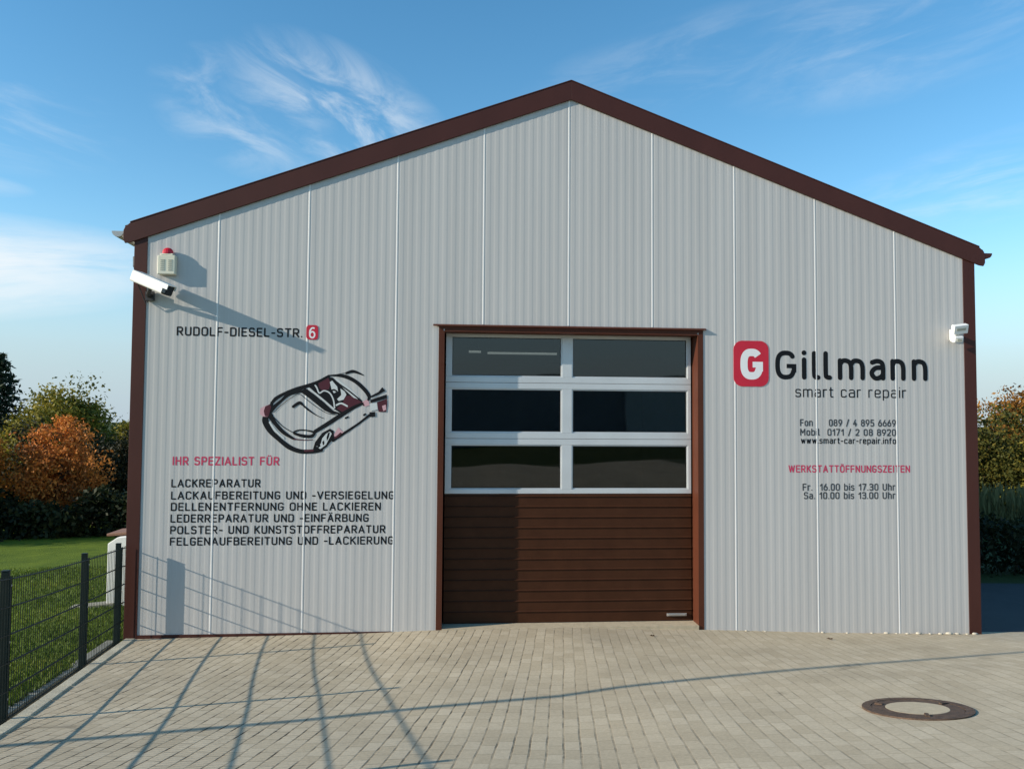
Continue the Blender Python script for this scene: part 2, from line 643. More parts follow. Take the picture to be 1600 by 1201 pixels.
def grid_sheet(name, xs, ys, off, m, mask=None, kind='structure'):
    xs, ys = np.asarray(xs, float), np.asarray(ys, float)
    X, Y = np.meshgrid(xs, ys)
    Z = H(X, Y) + off
    nx = len(xs)
    v = np.stack([X.ravel(), Y.ravel(), Z.ravel()], 1)
    f = []
    for j in range(len(ys) - 1):
        for i in range(nx - 1):
            if mask and not mask((xs[i] + xs[i + 1]) / 2, (ys[j] + ys[j + 1]) / 2):
                continue
            a = j * nx + i
            f.append((a, a + 1, a + nx + 1, a + nx))
    me = bpy.data.meshes.new(name)
    me.from_pydata(v.tolist(), [], f)
    me.materials.append(m)
    me.polygons.foreach_set('use_smooth', [True] * len(f))
    me.update()
    o = bpy.data.objects.new(name, me)
    COL.objects.link(o)
    return tag(o, kind=kind)


far = [-900, -400, -200, -120, -80, -60]
xs = far + list(np.arange(-50, 61, 2.5)) + [80, 120, 200, 400, 900]
ys = far + list(np.arange(-50, 61, 2.5)) + [80, 120, 200, 400, 900]
grid_sheet('ground', xs, ys, -.35, M_FIELD)


def sheared(name, ss, ys, off, m, x_of):
    """sheet whose columns follow a slanted line: x = x_of(s, y)"""
    S, Y = np.meshgrid(np.asarray(ss, float), np.asarray(ys, float))
    X = x_of(S, Y)
    Z = H(X, Y) + off
    nx = len(ss)
    v = np.stack([X.ravel(), Y.ravel(), Z.ravel()], 1).tolist()
    f = [(j * nx + i, j * nx + i + 1, j * nx + nx + i + 1, j * nx + nx + i)
         for j in range(len(ys) - 1) for i in range(nx - 1)]
    me = bpy.data.meshes.new(name)
    me.from_pydata(v, [], f)
    me.materials.append(m)
    me.polygons.foreach_set('use_smooth', [True] * len(f))
    o = bpy.data.objects.new(name, me)
    COL.objects.link(o)
    return tag(o, kind='structure')


# block paved yard: from the fence kerb to the right, up the slope to the street, a little under the wall
yy = list(np.arange(-16, -6, .5)) + list(np.arange(-6, .05, .2)) + [.1]
sheared('paved_yard', np.arange(.02, 34, .25), yy, 0, M_PAVE, lambda s, y: fence_x(y) + .02 + s)
ys2 = list(np.arange(.1, 3.2, .3))
M_DRIVE_SHADE = mat('shaded_drive', (.045, .046, .048), .9, .15, 3, bump=.4, bscale=120)  # dark tone paints the building's shade onto the paving here
grid_sheet('side_drive', np.arange(10.02, 34, .4), ys2, 0, M_DRIVE_SHADE)
# lawn left of the fence, falling away behind
yl = list(np.arange(-20, -4, 1)) + list(np.arange(-4, 6, .4)) + list(np.arange(6, 44, 2))
sheared('lawn', [-60, -45, -30, -22, -16, -12, -9, -7, -5.5, -4.2, -3.2, -2.4, -1.7, -1.1, -.6, -.25, -.12], yl, .01, M_LAWN,
        lambda s, y: fence_x(y) + s)
# grass verge right of the drive
grid_sheet('verge', np.arange(10.5, 50, 1), np.arange(3.1, 40, 1), .0, M_FIELD)

# kerb of concrete edging stones below the fence, with the flatter edging strip on the lawn side
for nm, o0, o1, h, m in (('kerb', .045, .155, .012, M_KERB), ('edging_strip', -.15, -.045, -.004, M_EDGE)):
    mb = MB()
    y = -.02
    while y > -8:
        y2 = y - .5
        pts = []
        for yyy in (y2 + .005, y - .005):
            for o_ in (o0, o1):
                x = float(fence_x(yyy)) + o_
                pts.append((x, yyy, float(H(fence_x(yyy) + .2, yyy))))
        a, b, c, d = pts
        hz = lambda p, t: (p[0], p[1], p[2] + t)
        mb.hexa([hz(a, -.2), hz(b, -.2), hz(d, -.2), hz(c, -.2), hz(a, h), hz(b, h), hz(d, h), hz(c, h)])
        y = y2
    tag(mb.build(nm, m, bevel=.008), kind='structure')

# ------------------------------------------------------------------ workshop building
XL, XR, XA = .09, 10.01, 5.02
SL = .367
DEPTH = 16.0
ZA = 6.18                                    # gable height at the lower fascia edge
DX0, DX1, DZ = 3.545, 6.555, 3.42            # door opening
REC = .205


def roof_z(x):
    return ZA - SL * abs(x - XA)


B = thing('workshop_building', (5, 0, 0),
          'grey ribbed metal workshop with brown trim, dark lettering and a wide sectional door', 'building')

# front cladding: shallow ribs, one lapped joint per metre
prof = []
x = XL
breaks = {DX0, DX1, XA}
pts = [(XL, 0.0)]
for kx in range(0, 10):
    j0, j1 = max(kx, XL), min(kx + 1, XR)
    for q in range(10):
        xa = kx + .1 * q
        d = .0011
        for xx, yy_ in ((xa + .016, 0), (xa + .031, -d), (xa + .066, -d), (xa + .081, 0)):
            if j0 + .006 < xx < j1 - .006:
                pts.append((xx, yy_))
pts.append((XR, 0.0))
pts.sort()


def prof_y(x):
    for (a, ya), (b, yb) in zip(pts, pts[1:]):
        if a <= x <= b:
            return ya + (yb - ya) * (x - a) / max(b - a, 1e-9)
    return 0


allp = sorted(set(pts) | {(b, prof_y(b)) for b in breaks})
mb = MB()
for (a, ya), (b, yb) in zip(allp, allp[1:]):
    mid = (a + b) / 2
    z0 = DZ if DX0 < mid < DX1 else -.35
    za, zb = roof_z(a) + .12, roof_z(b) + .12
    mb.quad((a, ya, z0), (b, yb, z0), (b, yb, zb), (a, ya, za))
# core of the wall behind the sheet
mb.prism([(XL, -.35), (DX0, -.35), (DX0, DZ), (XA, DZ), (XA, roof_z(XA) + .12), (XL, roof_z(XL) + .12)], 'y', .012, .12)
mb.prism([(DX1, -.35), (XR, -.35), (XR, roof_z(XR) + .12), (XA + .0005, roof_z(XA) + .12), (XA + .0005, DZ), (DX1, DZ)], 'y', .012, .12)
mb.build('wall', M_WALL, B)
# strips added over the panel joints, their pale colour painting the sunlit seams
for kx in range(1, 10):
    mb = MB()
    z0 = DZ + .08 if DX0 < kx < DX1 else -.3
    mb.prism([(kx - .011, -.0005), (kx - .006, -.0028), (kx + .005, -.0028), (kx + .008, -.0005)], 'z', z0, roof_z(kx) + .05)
    mb.build('seam_highlight', M_SEAM_LIT, B)

mb = MB()
mb.box(XL, XL + .12, .125, DEPTH, -.35, roof_z(XL) + .05)
mb.box(XR - .12, XR, .125, DEPTH, -.35, roof_z(XR) + .05)
mb.prism([(XL + .125, -.35), (XR - .125, -.35), (XR - .125, roof_z(XR)), (XA, ZA), (XL + .125, roof_z(XL))], 'y', DEPTH - .12, DEPTH)
mb.build('wall', M_WALL, B)
mb = MB()
mb.box(XL + .13, XR - .13, .13, DEPTH - .13, -.30, -.002)
mb.build('floor', M_FLOORI, B)
mb = MB()                                     # inner lining
mb.box(XL + .125, XL + .16, .13, DEPTH - .14, 0, 4.2)
mb.box(XR - .16, XR - .125, .13, DEPTH - .14, 0, 4.2)
mb.box(XL + .17, XR - .17, DEPTH - .2, DEPTH - .14, 0, 4.2)
mb.box(XL + .125, XR - .125, .13, DEPTH - .14, 4.205, 4.26)
mb.build('interior_lining', M_INT, B)

# roof slabs
mb = MB()
FH = .224
for s in (-1, 1):
    e = XL - .12 if s < 0 else XR + .13
    zt = lambda xx: roof_z(xx) + FH
    mb.prism([(XA, zt(XA) - .005), (XA, zt(XA) - .13), (e, zt(e) - .13), (e, zt(e) - .005)], 'y', -.004, DEPTH + .05)
mb.build('roof', M_BROWN, B)

# gable fascia: board with a folded top lip
for s in (-1, 1):
    e = XL - .13 if s < 0 else XR + .14
    mb = MB()
    c = .035 * s
    prof_f = [(XA, roof_z(XA)), (e - 2.2 * c, roof_z(e - 2.2 * c)), (e - .6 * c, roof_z(e) + .02), (e, roof_z(e) + .06),
              (e, roof_z(e) + FH - .06), (e - .5 * c, roof_z(e) + FH - .02), (e - 2 * c, roof_z(e - 2 * c) + FH), (XA, roof_z(XA) + FH)]
    mb.prism(prof_f, 'y', -.026, -.0055)
    lip = [(XA, roof_z(XA) + FH + .001), (e - 2 * c, roof_z(e - 2 * c) + FH + .001), (e - 2 * c, roof_z(e - 2 * c) + FH + .016), (XA, roof_z(XA) + FH + .016)]
    mb.prism(lip, 'y', -.030, .10)
    mb.build('roof_fascia', M_BROWN, B, bevel=.004)

# corner trims
for x0, x1, rx in ((XL - .012, .222, XL - .012), (9.868, XR + .012, XR + .012)):
    mb = MB()
    e = x0 if x0 < 5 else x1
    zt0, zt1 = roof_z(x0) + .03, roof_z(x1) + .03
    mb.prism([(x0, -.36), (x1, -.36), (x1, zt1), (x0, zt0)], 'y', -.0085, -.0022)
    if x0 < 5:
        mb.box(x0, XL - .0015, -.0021, .16, -.36, 4.3)
    else:
        mb.box(XR + .0015, x1, -.0021, .16, -.36, 4.3)
    mb.build('corner_trim', M_BROWN, B, bevel=.004)

# dark base flashing on the left half
mb = MB()
mb.box(.223, 3.0, -.010, -.0020, -.10, .006)
mb.build('base_flashing', M_BROWN, B)

# gutters, half round, seen end-on, and a downpipe behind the left corner
for s, gx in ((-1, XL - .19), (1, XR + .168)):
    mb = MB()
    gz = roof_z(XL - .12) + .15
    n = 9
    outer = [(gx + .065 * math.cos(math.pi + math.pi * q / n), gz + .065 * math.sin(math.pi + math.pi * q / n)) for q in range(n + 1)]
    inner = [(gx + .058 * math.cos(math.pi + math.pi * q / n), gz + .058 * math.sin(math.pi + math.pi * q / n)) for q in range(n, -1, -1)]
    mb.prism(outer + inner, 'y', -.02, DEPTH)
    mb.prism(outer, 'y', -.024, -.0205)
    mb.build('gutter', M_ZINC if s < 0 else M_BROWN, B, smooth=False)
mb = MB()
mb.tube([(XL - .19, .55, 4.3), (XL - .19, .55, 4.2), (XL - .085, .55, 4.0), (XL - .075, .55, 3.9), (XL - .075, .55, -.3)], .045, 10)
for z in (.6, 1.8, 3.0):
    mb.box(XL - .13, XL - .012, .50, .60, z, z + .03)
mb.build('downpipe', M_DARKM, B)

# ------------------------------------------------------------------ sectional door, a part of the building
mb = MB()                                     # ribbed brown lower leaf
zs = [.035]
rib = .122
z = .035
prof_d = [(REC, .03)]
while z + rib < 1.52:
    prof_d += [(REC, z + rib - .004), (REC - .013, z + rib - .001), (REC, z + rib + .012)]
    z += rib
prof_d += [(REC, 1.528)]
for (ya, za), (yb, zb) in zip(prof_d, prof_d[1:]):
    mb.quad((DX0 + .03, ya, za), (DX1 - .03, ya, za), (DX1 - .03, yb, zb), (DX0 + .03, yb, zb))
mb.box(DX0 + .03, DX1 - .03, REC + .012, REC + .05, .03, 1.528)
door = mb.build('garage_door', M_DOORB, B)
mb = MB()
mb.box(DX0 + .03, DX1 - .03, REC - .004, REC + .045, -.01, .029)
mb.build('bottom_seal', M_GASK, B, parent=door)
# aluminium glazing frame
PX = [(3.635, 4.955), (5.075, 6.485)]
PZ = [(2.905, 3.385), (2.245, 2.765), (1.580, 2.105)]
for i, (p0, p1) in enumerate(PZ):
    mb = MB()
    top = [3.44, 2.833, 2.173][i]
    bot = [2.837, 2.177, 1.530][i]
    x0, x1 = DX0 + .03, DX1 - .03
    mb.box(x0, x1, REC - .004, REC + .04, bot, p0)
    mb.box(x0, x1, REC - .004, REC + .04, p1, top)
    for a, b in ((x0, PX[0][0]), (PX[0][1], PX[1][0]), (PX[1][1], x1)):
        mb.box(a, b, REC - .004, REC + .04, p0 + .0002, p1 - .0002)
    # bead round each pane
    for a, b in PX:
        t = .014
        mb.box(a, b, REC + .006, REC + .03, p0 + .0003, p0 + t)
        mb.box(a, b, REC + .006, REC + .03, p1 - t, p1 - .0003)
        mb.box(a + .0002, a + t, REC + .006, REC + .03, p0 + t, p1 - t)
        mb.box(b - t, b - .0002, REC + .006, REC + .03, p0 + t, p1 - t)
    # a rebate line along the middle of the mullion
    fr_ = mb.build('window_frame', M_ALU, B, parent=door, bevel=.0025)
    for a, b in PX:
        mg = MB()
        t = .016
        mg.box(a + .0145, b - .0145, REC + .014, REC + .02, p0 + .0145, p1 - .0145)
        mg.build('window_pane', M_GLASS, B, parent=door)
        mk = MB()
        for q in ((a + .0143, b - .0143, p0 + .0143, p0 + .022), (a + .0143, b - .0143, p1 - .022, p1 - .0143)):
            mk.box(q[0], q[1], REC + .0095, REC + .0135, q[2], q[3])
        for q in ((a + .0143, a + .022), (b - .022, b - .0143)):
            mk.box(q[0], q[1], REC + .0095, REC + .0135, p0 + .0225, p1 - .0225)
        mk.build('pane_gasket', M_GASK, B, parent=door)
# handle
mb = MB()
mb.box(6.22, 6.46, REC - .022, REC - .005, .085, .118)
mb.box(6.235, 6.445, REC - .030, REC - .0225, .094, .108)
mb.build('handle', M_ZINC, B, parent=door, bevel=.004)

# jambs, header and drip flashing
mb = MB()
mb.box(DX0 - .055, DX0 - .0005, -.0075, -.0018, -.05, DZ + .02)
mb.box(DX0 - .0004, DX0 + .012, -.0075, REC + .06, -.05, DZ - .001)
mb.build('door_jamb', M_JAMB, B, bevel=.002)
mb = MB()
mb.box(DX1 + .0005, DX1 + .055, -.0075, -.0018, -.14, DZ + .02)
mb.box(DX1 - .012, DX1 + .0004, -.0075, REC + .06, -.14, DZ - .001)
mb.build('door_jamb', M_JAMB, B, bevel=.002)
mb = MB()
mb.box(DX0 - .055, DX1 + .055, -.0085, -.0018, DZ + .0205, DZ + .055)
mb.box(DX0 + .0125, DX1 - .0125, -.0065, REC + .06, DZ - .012, DZ + .020)
mb.build('door_lintel', M_JAMB, B, bevel=.002)
mb = MB()
mb.prism([(-.0018, DZ + .075), (-.032, DZ + .062), (-.035, DZ + .050), (-.031, DZ + .050), (-.029, DZ + .059), (-.0018, DZ + .071)], 'x', DX0 - .12, DX1 + .085)
mb.build('drip_flashing', M_JAMB, B)
mb = MB()
mb.prism([(DX0 - .05, -.004), (DX0 + .9, -.006)], 'y', 0, 0) if False else None
mb.hexa([(DX0 + .013, -.02, -.2), (DX1 - .013, -.02, -.2), (DX1 - .013, REC + .1, -.2), (DX0 + .013, REC + .1, -.2),
         (DX0 + .013, -.02, .024), (DX1 - .013, -.02, .022), (DX1 - .013, REC + .1, .026), (DX0 + .013, REC + .1, .026)])
mb.build('threshold', M_CONC, B)

# ------------------------------------------------------------------ lettering
TY = -.0021
WT = .17


class Strokes:
    """flat film cut to ribbons and polygons on the wall plane"""
    def __init__(self, y):
        self.mb = MB()
        self.y = y

    def ribbon(self, pts, wd, mi=0, caps=True, closed=False, raw=False):
        P = [np.array(p, float) for p in pts]
        # smooth (Catmull-Rom)
        if len(P) > 2 and not raw:
            Q = []
            n = len(P)
            rng = range(n if closed else n - 1)
            for i in rng:
                p0 = P[(i - 1) % n] if closed or i > 0 else P[i]
                p1, p2 = P[i], P[(i + 1) % n]
                p3 = P[(i + 2) % n] if closed or i + 2 < n else p2
                for t in np.linspace(0, 1, 7)[:-1]:
                    Q.append(.5 * (2 * p1 + (p2 - p0) * t + (2 * p0 - 5 * p1 + 4 * p2 - p3) * t * t + (3 * p1 - p0 - 3 * p2 + p3) * t ** 3))
            if not closed:
                Q.append(P[-1])
            P = Q
        n = len(P)
        wds = wd if hasattr(wd, '__len__') else [wd, wd]
        Lf, Rt = [], []
        for i in range(n):
            if closed:
                d = P[(i + 1) % n] - P[i - 1]
            else:
                d = P[min(i + 1, n - 1)] - P[max(i - 1, 0)]
            d = d / (np.linalg.norm(d) + 1e-12)
            nn = np.array([-d[1], d[0]])
            w_ = np.interp(i / max(n - 1, 1), np.linspace(0, 1, len(wds)), wds) / 2
            Lf.append(P[i] + nn * w_)
            Rt.append(P[i] - nn * w_)
        y = self.y
        for i in range(n if closed else n - 1):
            j = (i + 1) % n
            self.mb.quad(*[(q[0], y, q[1]) for q in (Rt[i], Rt[j], Lf[j], Lf[i])], mi)
        if caps and not closed:
            for end in (0, n - 1):
                c = P[end]
                a0 = Rt[end] - c if end else Lf[end] - c
                w_ = np.linalg.norm(a0)
                t0 = math.atan2(a0[1], a0[0])
                self.mb.poly([(c[0] + w_ * math.cos(t0 + math.pi * q / 8), y, c[1] + w_ * math.sin(t0 + math.pi * q / 8)) for q in range(9)], mi)
        self.y -= .00007

    def polygon(self, pts, mi=0):
        self.mb.poly([(p[0], self.y, p[1]) for p in pts], mi)
        self.y -= .00007



def soft(pts, r, closed=False):
    """polyline with rounded corners"""
    P = [np.array(p, float) for p in pts]
    n = len(P)
    out = []
    for i in range(n):
        if not closed and i in (0, n - 1):
            out.append(tuple(P[i]))
            continue
        a, b, c = P[i - 1], P[i], P[(i + 1) % n]
        la, lc = np.linalg.norm(a - b), np.linalg.norm(c - b)
        fa = .5 if closed or i > 1 else 1
        fc = .5 if closed or i < n - 2 else 1
        q = min(r, la * fa, lc * fc)
        p0, p1 = b + (a - b) / la * q, b + (c - b) / lc * q
        for t in np.linspace(0, 1, 6):
            w1 = 2 * t * (1 - t) * 1.12
            w0, w2 = (1 - t) ** 2, t ** 2
            out.append(tuple((p0 * w0 + b * w1 + p1 * w2) / (w0 + w1 + w2)))
    return out


def glyphs():
    G = {}

    def S(*p, r=0):
        return ('o', p, r)

    def C(*p, r=0):
        return ('c', p, r)
    W = .54
    G['A'] = (.62, [S((0, 0), (.31, 1), (.62, 0)), S((.1, .3), (.52, .3))])
    G['B'] = (W, [S((0, 0), (0, 1)), S((0, 1), (.5, 1), (.5, .53), (0, .53), r=.22), S((0, .53), (W, .53), (W, 0), (0, 0), r=.25)])
    G['C'] = (W, [S((W, .76), (W, 1), (0, 1), (0, 0), (W, 0), (W, .24), r=.26)])
    G['D'] = (W, [S((0, 0), (0, 1)), S((0, 1), (W, 1), (W, 0), (0, 0), r=.28)])
    G['E'] = (.47, [S((.47, 1), (0, 1), (0, 0), (.47, 0)), S((0, .52), (.42, .52))])
    G['F'] = (.46, [S((.46, 1), (0, 1), (0, 0)), S((0, .5), (.41, .5))])
    G['G'] = (W, [S((W, .77), (W, 1), (0, 1), (0, 0), (W, 0), (W, .46), r=.26), S((W, .46), (.28, .46))])
    G['H'] = (W, [S((0, 0), (0, 1)), S((W, 0), (W, 1)), S((0, .52), (W, .52))])
    G['I'] = (.0, [S((0, 0), (0, 1))])
    G['K'] = (.54, [S((0, 0), (0, 1)), S((.52, 1), (.02, .40)), S((.18, .58), (.54, 0))])
    G['L'] = (.44, [S((0, 1), (0, 0), (.44, 0))])
    G['M'] = (.68, [S((0, 0), (0, 1), (.34, .38), (.68, 1), (.68, 0))])
    G['N'] = (.56, [S((0, 0), (0, 1), (.56, 0), (.56, 1))])
    G['O'] = (W + .02, [C((0, 0), (0, 1), (W + .02, 1), (W + .02, 0), r=.28)])
    G['P'] = (.52, [S((0, 0), (0, 1)), S((0, 1), (.52, 1), (.52, .44), (0, .44), r=.26)])
    G['R'] = (.54, [S((0, 0), (0, 1)), S((0, 1), (.52, 1), (.52, .46), (0, .46), r=.25), S((.26, .46), (.54, 0))])
    G['S'] = (.52, [S((.5, .80), (.5, 1), (0, 1), (0, .52), (.52, .52), (.52, 0), (0, 0), (0, .20), r=.235)])
    G['T'] = (.54, [S((0, 1), (.54, 1)), S((.27, 1), (.27, 0))])
    G['U'] = (W, [S((0, 1), (0, 0), (W, 0), (W, 1), r=.27)])
    G['V'] = (.6, [S((0, 1), (.3, 0), (.6, 1))])
    G['W'] = (.84, [S((0, 1), (.2, 0), (.42, .95), (.64, 0), (.84, 1))])
    G['Z'] = (.5, [S((0, 1), (.5, 1), (0, 0), (.5, 0))])
    for a, b in (('A', '\u00c4'), ('O', '\u00d6'), ('U', '\u00dc')):
        w_, st_ = G[a]
        G[b] = (w_, st_ + [S((w_ * .5 - .13, 1.22), (w_ * .5 - .13, 1.221)), S((w_ * .5 + .13, 1.22), (w_ * .5 + .13, 1.221))])
    G['-'] = (.28, [S((0, .42), (.28, .42))])
    G['.'] = (.0, [S((0, .01), (0, .011))])
    G['/'] = (.36, [S((0, -.05), (.36, 1.05))])
    G[' '] = (.20, [])
    D = .5
    G['0'] = (D, [C((0, 0), (0, 1), (D, 1), (D, 0), r=.25)])
    G['1'] = (.26, [S((0, .74), (.26, 1), (.26, 0))])
    G['2'] = (D, [S((0, .76), (0, 1), (D, 1), (D, .60), (0, .02), r=.25), S((0, 0), (D, 0))])
    G['3'] = (D, [S((0, .82), (0, 1), (.48, 1), (.48, .54), (.14, .54), r=.22), S((.14, .54), (D, .54), (D, 0), (0, 0), (0, .18), r=.24)])
    G['4'] = (.54, [S((.32, 1), (0, .28), (.54, .28)), S((.38, .55), (.38, 0))])
    G['5'] = (D, [S((.46, 1), (.04, 1), (.02, .54)), S((.02, .56), (D, .60), (D, 0), (0, 0), (0, .18), r=.25)])
    G['6'] = (D, [C((0, 0), (0, .6), (D, .6), (D, 0), r=.25), S((0, .3), (.02, .5), (.32, 1))])
    G['7'] = (D, [S((0, 1), (D, 1), (.16, 0))])
    G['8'] = (D, [C((.03, .54), (.03, 1), (D - .03, 1), (D - .03, .54), r=.21), C((0, 0), (0, .54), (D, .54), (D, 0), r=.25)])
    G['9'] = (D, [C((0, .4), (0, 1), (D, 1), (D, .4), r=.25), S((D, .7), (D - .02, .5), (.18, 0))])
    X, V = .74, .46
    G['a'] = (V, [S((.03, X - .12), (.05, X), (V, X), (V, 0), r=.2), S((V, .42), (0, .42), (0, 0), (V, 0), (V, .18), r=.2)])
    G['b'] = (V, [S((0, 1.02), (0, 0)), C((0, 0), (0, X), (V, X), (V, 0), r=.22)])
    G['c'] = (.43, [S((.43, X - .17), (.43, X), (0, X), (0, 0), (.43, 0), (.43, .17), r=.21)])
    G['e'] = (V, [S((V, .15), (V, 0), (0, 0), (0, X), (V, X), (V, .37), (.02, .37), r=.2)])
    G['f'] = (.3, [S((.09, 0), (.09, 1.02), (.3, 1.02), r=.15), S((0, .72), (.28, .72))])
    G['h'] = (V, [S((0, 1.02), (0, 0)), S((0, .5), (0, X), (V, X), (V, 0), r=.21)])
    G['i'] = (0, [S((0, 0), (0, X)), S((0, 1.02), (0, 1.021))])
    G['l'] = (.12, [S((0, 1.02), (0, 0), (.12, 0), r=.12)])
    G['m'] = (.76, [S((0, X), (0, 0)), S((0, .5), (0, X), (.38, X), (.38, 0), r=.18), S((.38, .5), (.38, X), (.76, X), (.76, 0), r=.18)])
    G['n'] = (V, [S((0, X), (0, 0)), S((0, .5), (0, X), (V, X), (V, 0), r=.21)])
    G['o'] = (V, [C((0, 0), (0, X), (V, X), (V, 0), r=.22)])
    G['p'] = (V, [S((0, X), (0, -.28)), C((0, 0), (0, X), (V, X), (V, 0), r=.22)])
    G['r'] = (.28, [S((0, X), (0, 0)), S((0, .45), (0, X), (.28, X), r=.2)])
    G['s'] = (.4, [S((.39, X - .13), (.39, X), (0, X), (0, X * .52), (.4, X * .52), (.4, 0), (0, 0), (0, .14), r=.17)])
    G['t'] = (.29, [S((.1, .95), (.1, 0), (.29, 0), r=.14), S((0, .72), (.27, .72))])
    G['w'] = (.66, [S((0, X), (.16, 0), (.33, X - .05), (.5, 0), (.66, X))])
    return G


GLYPH = glyphs()


def lettering(s, x0, x1, zb, h, m, wt=.15, name='lettering', parent=None, y=None, label=None, gap=.17):
    """round-ended engineering lettering cut from film; x0..x1 = extent, zb = base line, h = cap height"""
    nat = 0
    for ch in s:
        nat += GLYPH[ch][0] + wt + gap
    nat -= gap
    kx_ = (x1 - x0) / nat
    st = Strokes(TY if y is None else y)
    st.y0 = st.y
    th = h * wt * .98
    cx = x0 + wt * kx_ / 2
    tx = wt * kx_ / 2 - th / 2
    hh = h - th
    nst = 0
    for ch in s:
        w_, strokes_ = GLYPH[ch]
        for typ, p, r in strokes_:
            q = [(cx + a * kx_, zb + th / 2 + b * hh) for a, b in p]
            paths = []
            if typ == 'c':
                paths.append((soft(q, r * min(hh, kx_), True), True))
            elif r > 0 or len(q) == 2:
                paths.append((soft(q, r * min(hh, kx_)) if len(q) > 2 else q, False))
            else:
                paths += [([a, b], False) for a, b in zip(q, q[1:])]
            for pp, cl in paths:
                st.y = st.y0 - .00002 * (nst % 14)
                nst += 1
                st.ribbon(pp, th, raw=True, closed=cl)
        cx += (w_ + wt + gap) * kx_
    o = st.mb.build(name, m, B, parent=parent)
    if label:
        o['label'] = label
    return o


lettering('RUDOLF-DIESEL-STR.', .560, 1.945, 3.314, .104, M_BLACK, WT, 'address_lettering', label='black street address lettering')
lettering('IHR SPEZIALIST FÜR', .553, 1.716, 1.866, .098, M_PINK, WT, 'slogan_lettering', label='red slogan lettering')
for s, xe, zb in (('LACKREPARATUR', 1.515, 1.622), ('LACKAUFBEREITUNG UND -VERSIEGELUNG', 3.005, 1.487),
                  ('DELLENENTFERNUNG OHNE LACKIEREN', 2.856, 1.361), ('LEDERREPARATUR UND -EINFÄRBUNG', 2.721, 1.233),
                  ('POLSTER- UND KUNSTSTOFFREPARATUR', 2.910, 1.105), ('FELGENAUFBEREITUNG UND -LACKIERUNG', 3.005, .979)):
    lettering(s, .545, xe, zb, .092, M_BLACK, WT, 'service_lettering')
lettering('smart car repair', 7.735, 9.123, 2.690, .130, M_BLACK, .115, 'subtitle_lettering')
M_GREYF = mat('grey_film', (.045, .05, .055), .5, .1)
lettering('Fon     089 / 4 895 6669', 7.791, 8.985, 2.345, .085, M_GREYF, WT, 'contact_lettering')
lettering('Mobil  0171 / 2 08 8920', 7.791, 8.985, 2.232, .085, M_GREYF, WT, 'contact_lettering')
lettering('www.smart-car-repair.info', 7.800, 8.985, 2.137, .075, M_BLACK, WT, 'contact_lettering')
lettering('WERKSTATTÖFFNUNGSZEITEN', 7.644, 9.155, 1.795, .088, M_PINK, WT, 'hours_heading', label='red opening hours heading')
lettering('Fr.  16.00 bis 17.30 Uhr', 7.815, 8.967, 1.580, .085, M_GREYF, WT, 'hours_lettering')
lettering('Sa. 10.00 bis 13.00 Uhr', 7.829, 8.966, 1.480, .085, M_GREYF, WT, 'hours_lettering')


def rounded_rect(x0, x1, z0, z1, r, n=7):
    out = []
    for cx, cz, a in ((x1 - r, z1 - r, 0), (x0 + r, z1 - r, 90), (x0 + r, z0 + r, 180), (x1 - r, z0 + r, 270)):
        for q in range(n + 1):
            t = rad(a + 90 * q / n)
            out.append((cx + r * math.cos(t), cz + r * math.sin(t)))
    return out


def g_points(x0, x1, z0, z1, wd):
    """capital G as a stroke: superelliptic bowl, bar turning in"""
    a, b = (x1 - x0 - wd) / 2, (z1 - z0 - wd) / 2
    cx, cz = (x0 + x1) / 2, (z0 + z1) / 2
    bowl = []
    for t in np.linspace(40, 338, 22):
        c_, s_ = math.cos(rad(t)), math.sin(rad(t))
        bowl.append((cx + a * math.copysign(abs(c_) ** .75, c_), cz + b * math.copysign(abs(s_) ** .75, s_)))
    return bowl, (cx, cz, a, b)


# house number badge
def badge(x0, x1, z0, z1, r, name, fn):
    mb = MB()
    mb.prism(rounded_rect(x0, x1, z0, z1, r), 'y', -.0052, -.0003)
    bd = mb.build(name, M_RED, B)
    st = Strokes(-.0055)
    fn(st)
    st.mb.build('badge_character', M_WHITEF, B, parent=bd)
    return bd


def six(st):
    cx, cz = 2.056, 3.366
    st.ribbon([(cx + .026, cz + .055), (cx - .002, cz + .058), (cx - .024, cz + .030), (cx - .028, cz - .008)], .018, caps=False)
    st.ribbon([(cx + .027 * math.cos(t), cz - .018 + .034 * math.sin(t)) for t in np.linspace(0, 2 * math.pi, 13)[:-1]], .018, closed=True)


def bigG(st):
    wd = .088
    bowl, (cx, cz, a, b) = g_points(7.062, 7.338, 2.895, 3.262, wd)
    st.ribbon(bowl, wd, caps=False)
    st.ribbon([(cx + a, cz - b * .62), (cx + a, cz - .005)], wd, caps=False)
    st.polygon([(cx + a + wd / 2, cz - .04), (cx + a + wd / 2, cz + .028), (cx + .012, cz + .028), (cx + .012, cz - .04)])


badge(1.990, 2.122, 3.292, 3.458, .035, 'number_badge', six)
badge(6.981, 7.409, 2.812, 3.356, .105, 'logo_badge', bigG)

# company name in a round-ended engineering letter
st = Strokes(TY)
T = .057
zx = lambda q: 7.491 + (q - 332) * .0022
z0, zc = 2.900, 3.246
zxh = 3.163


def zb_(xx):                                   # the lettering keeps a level base line
    return z0


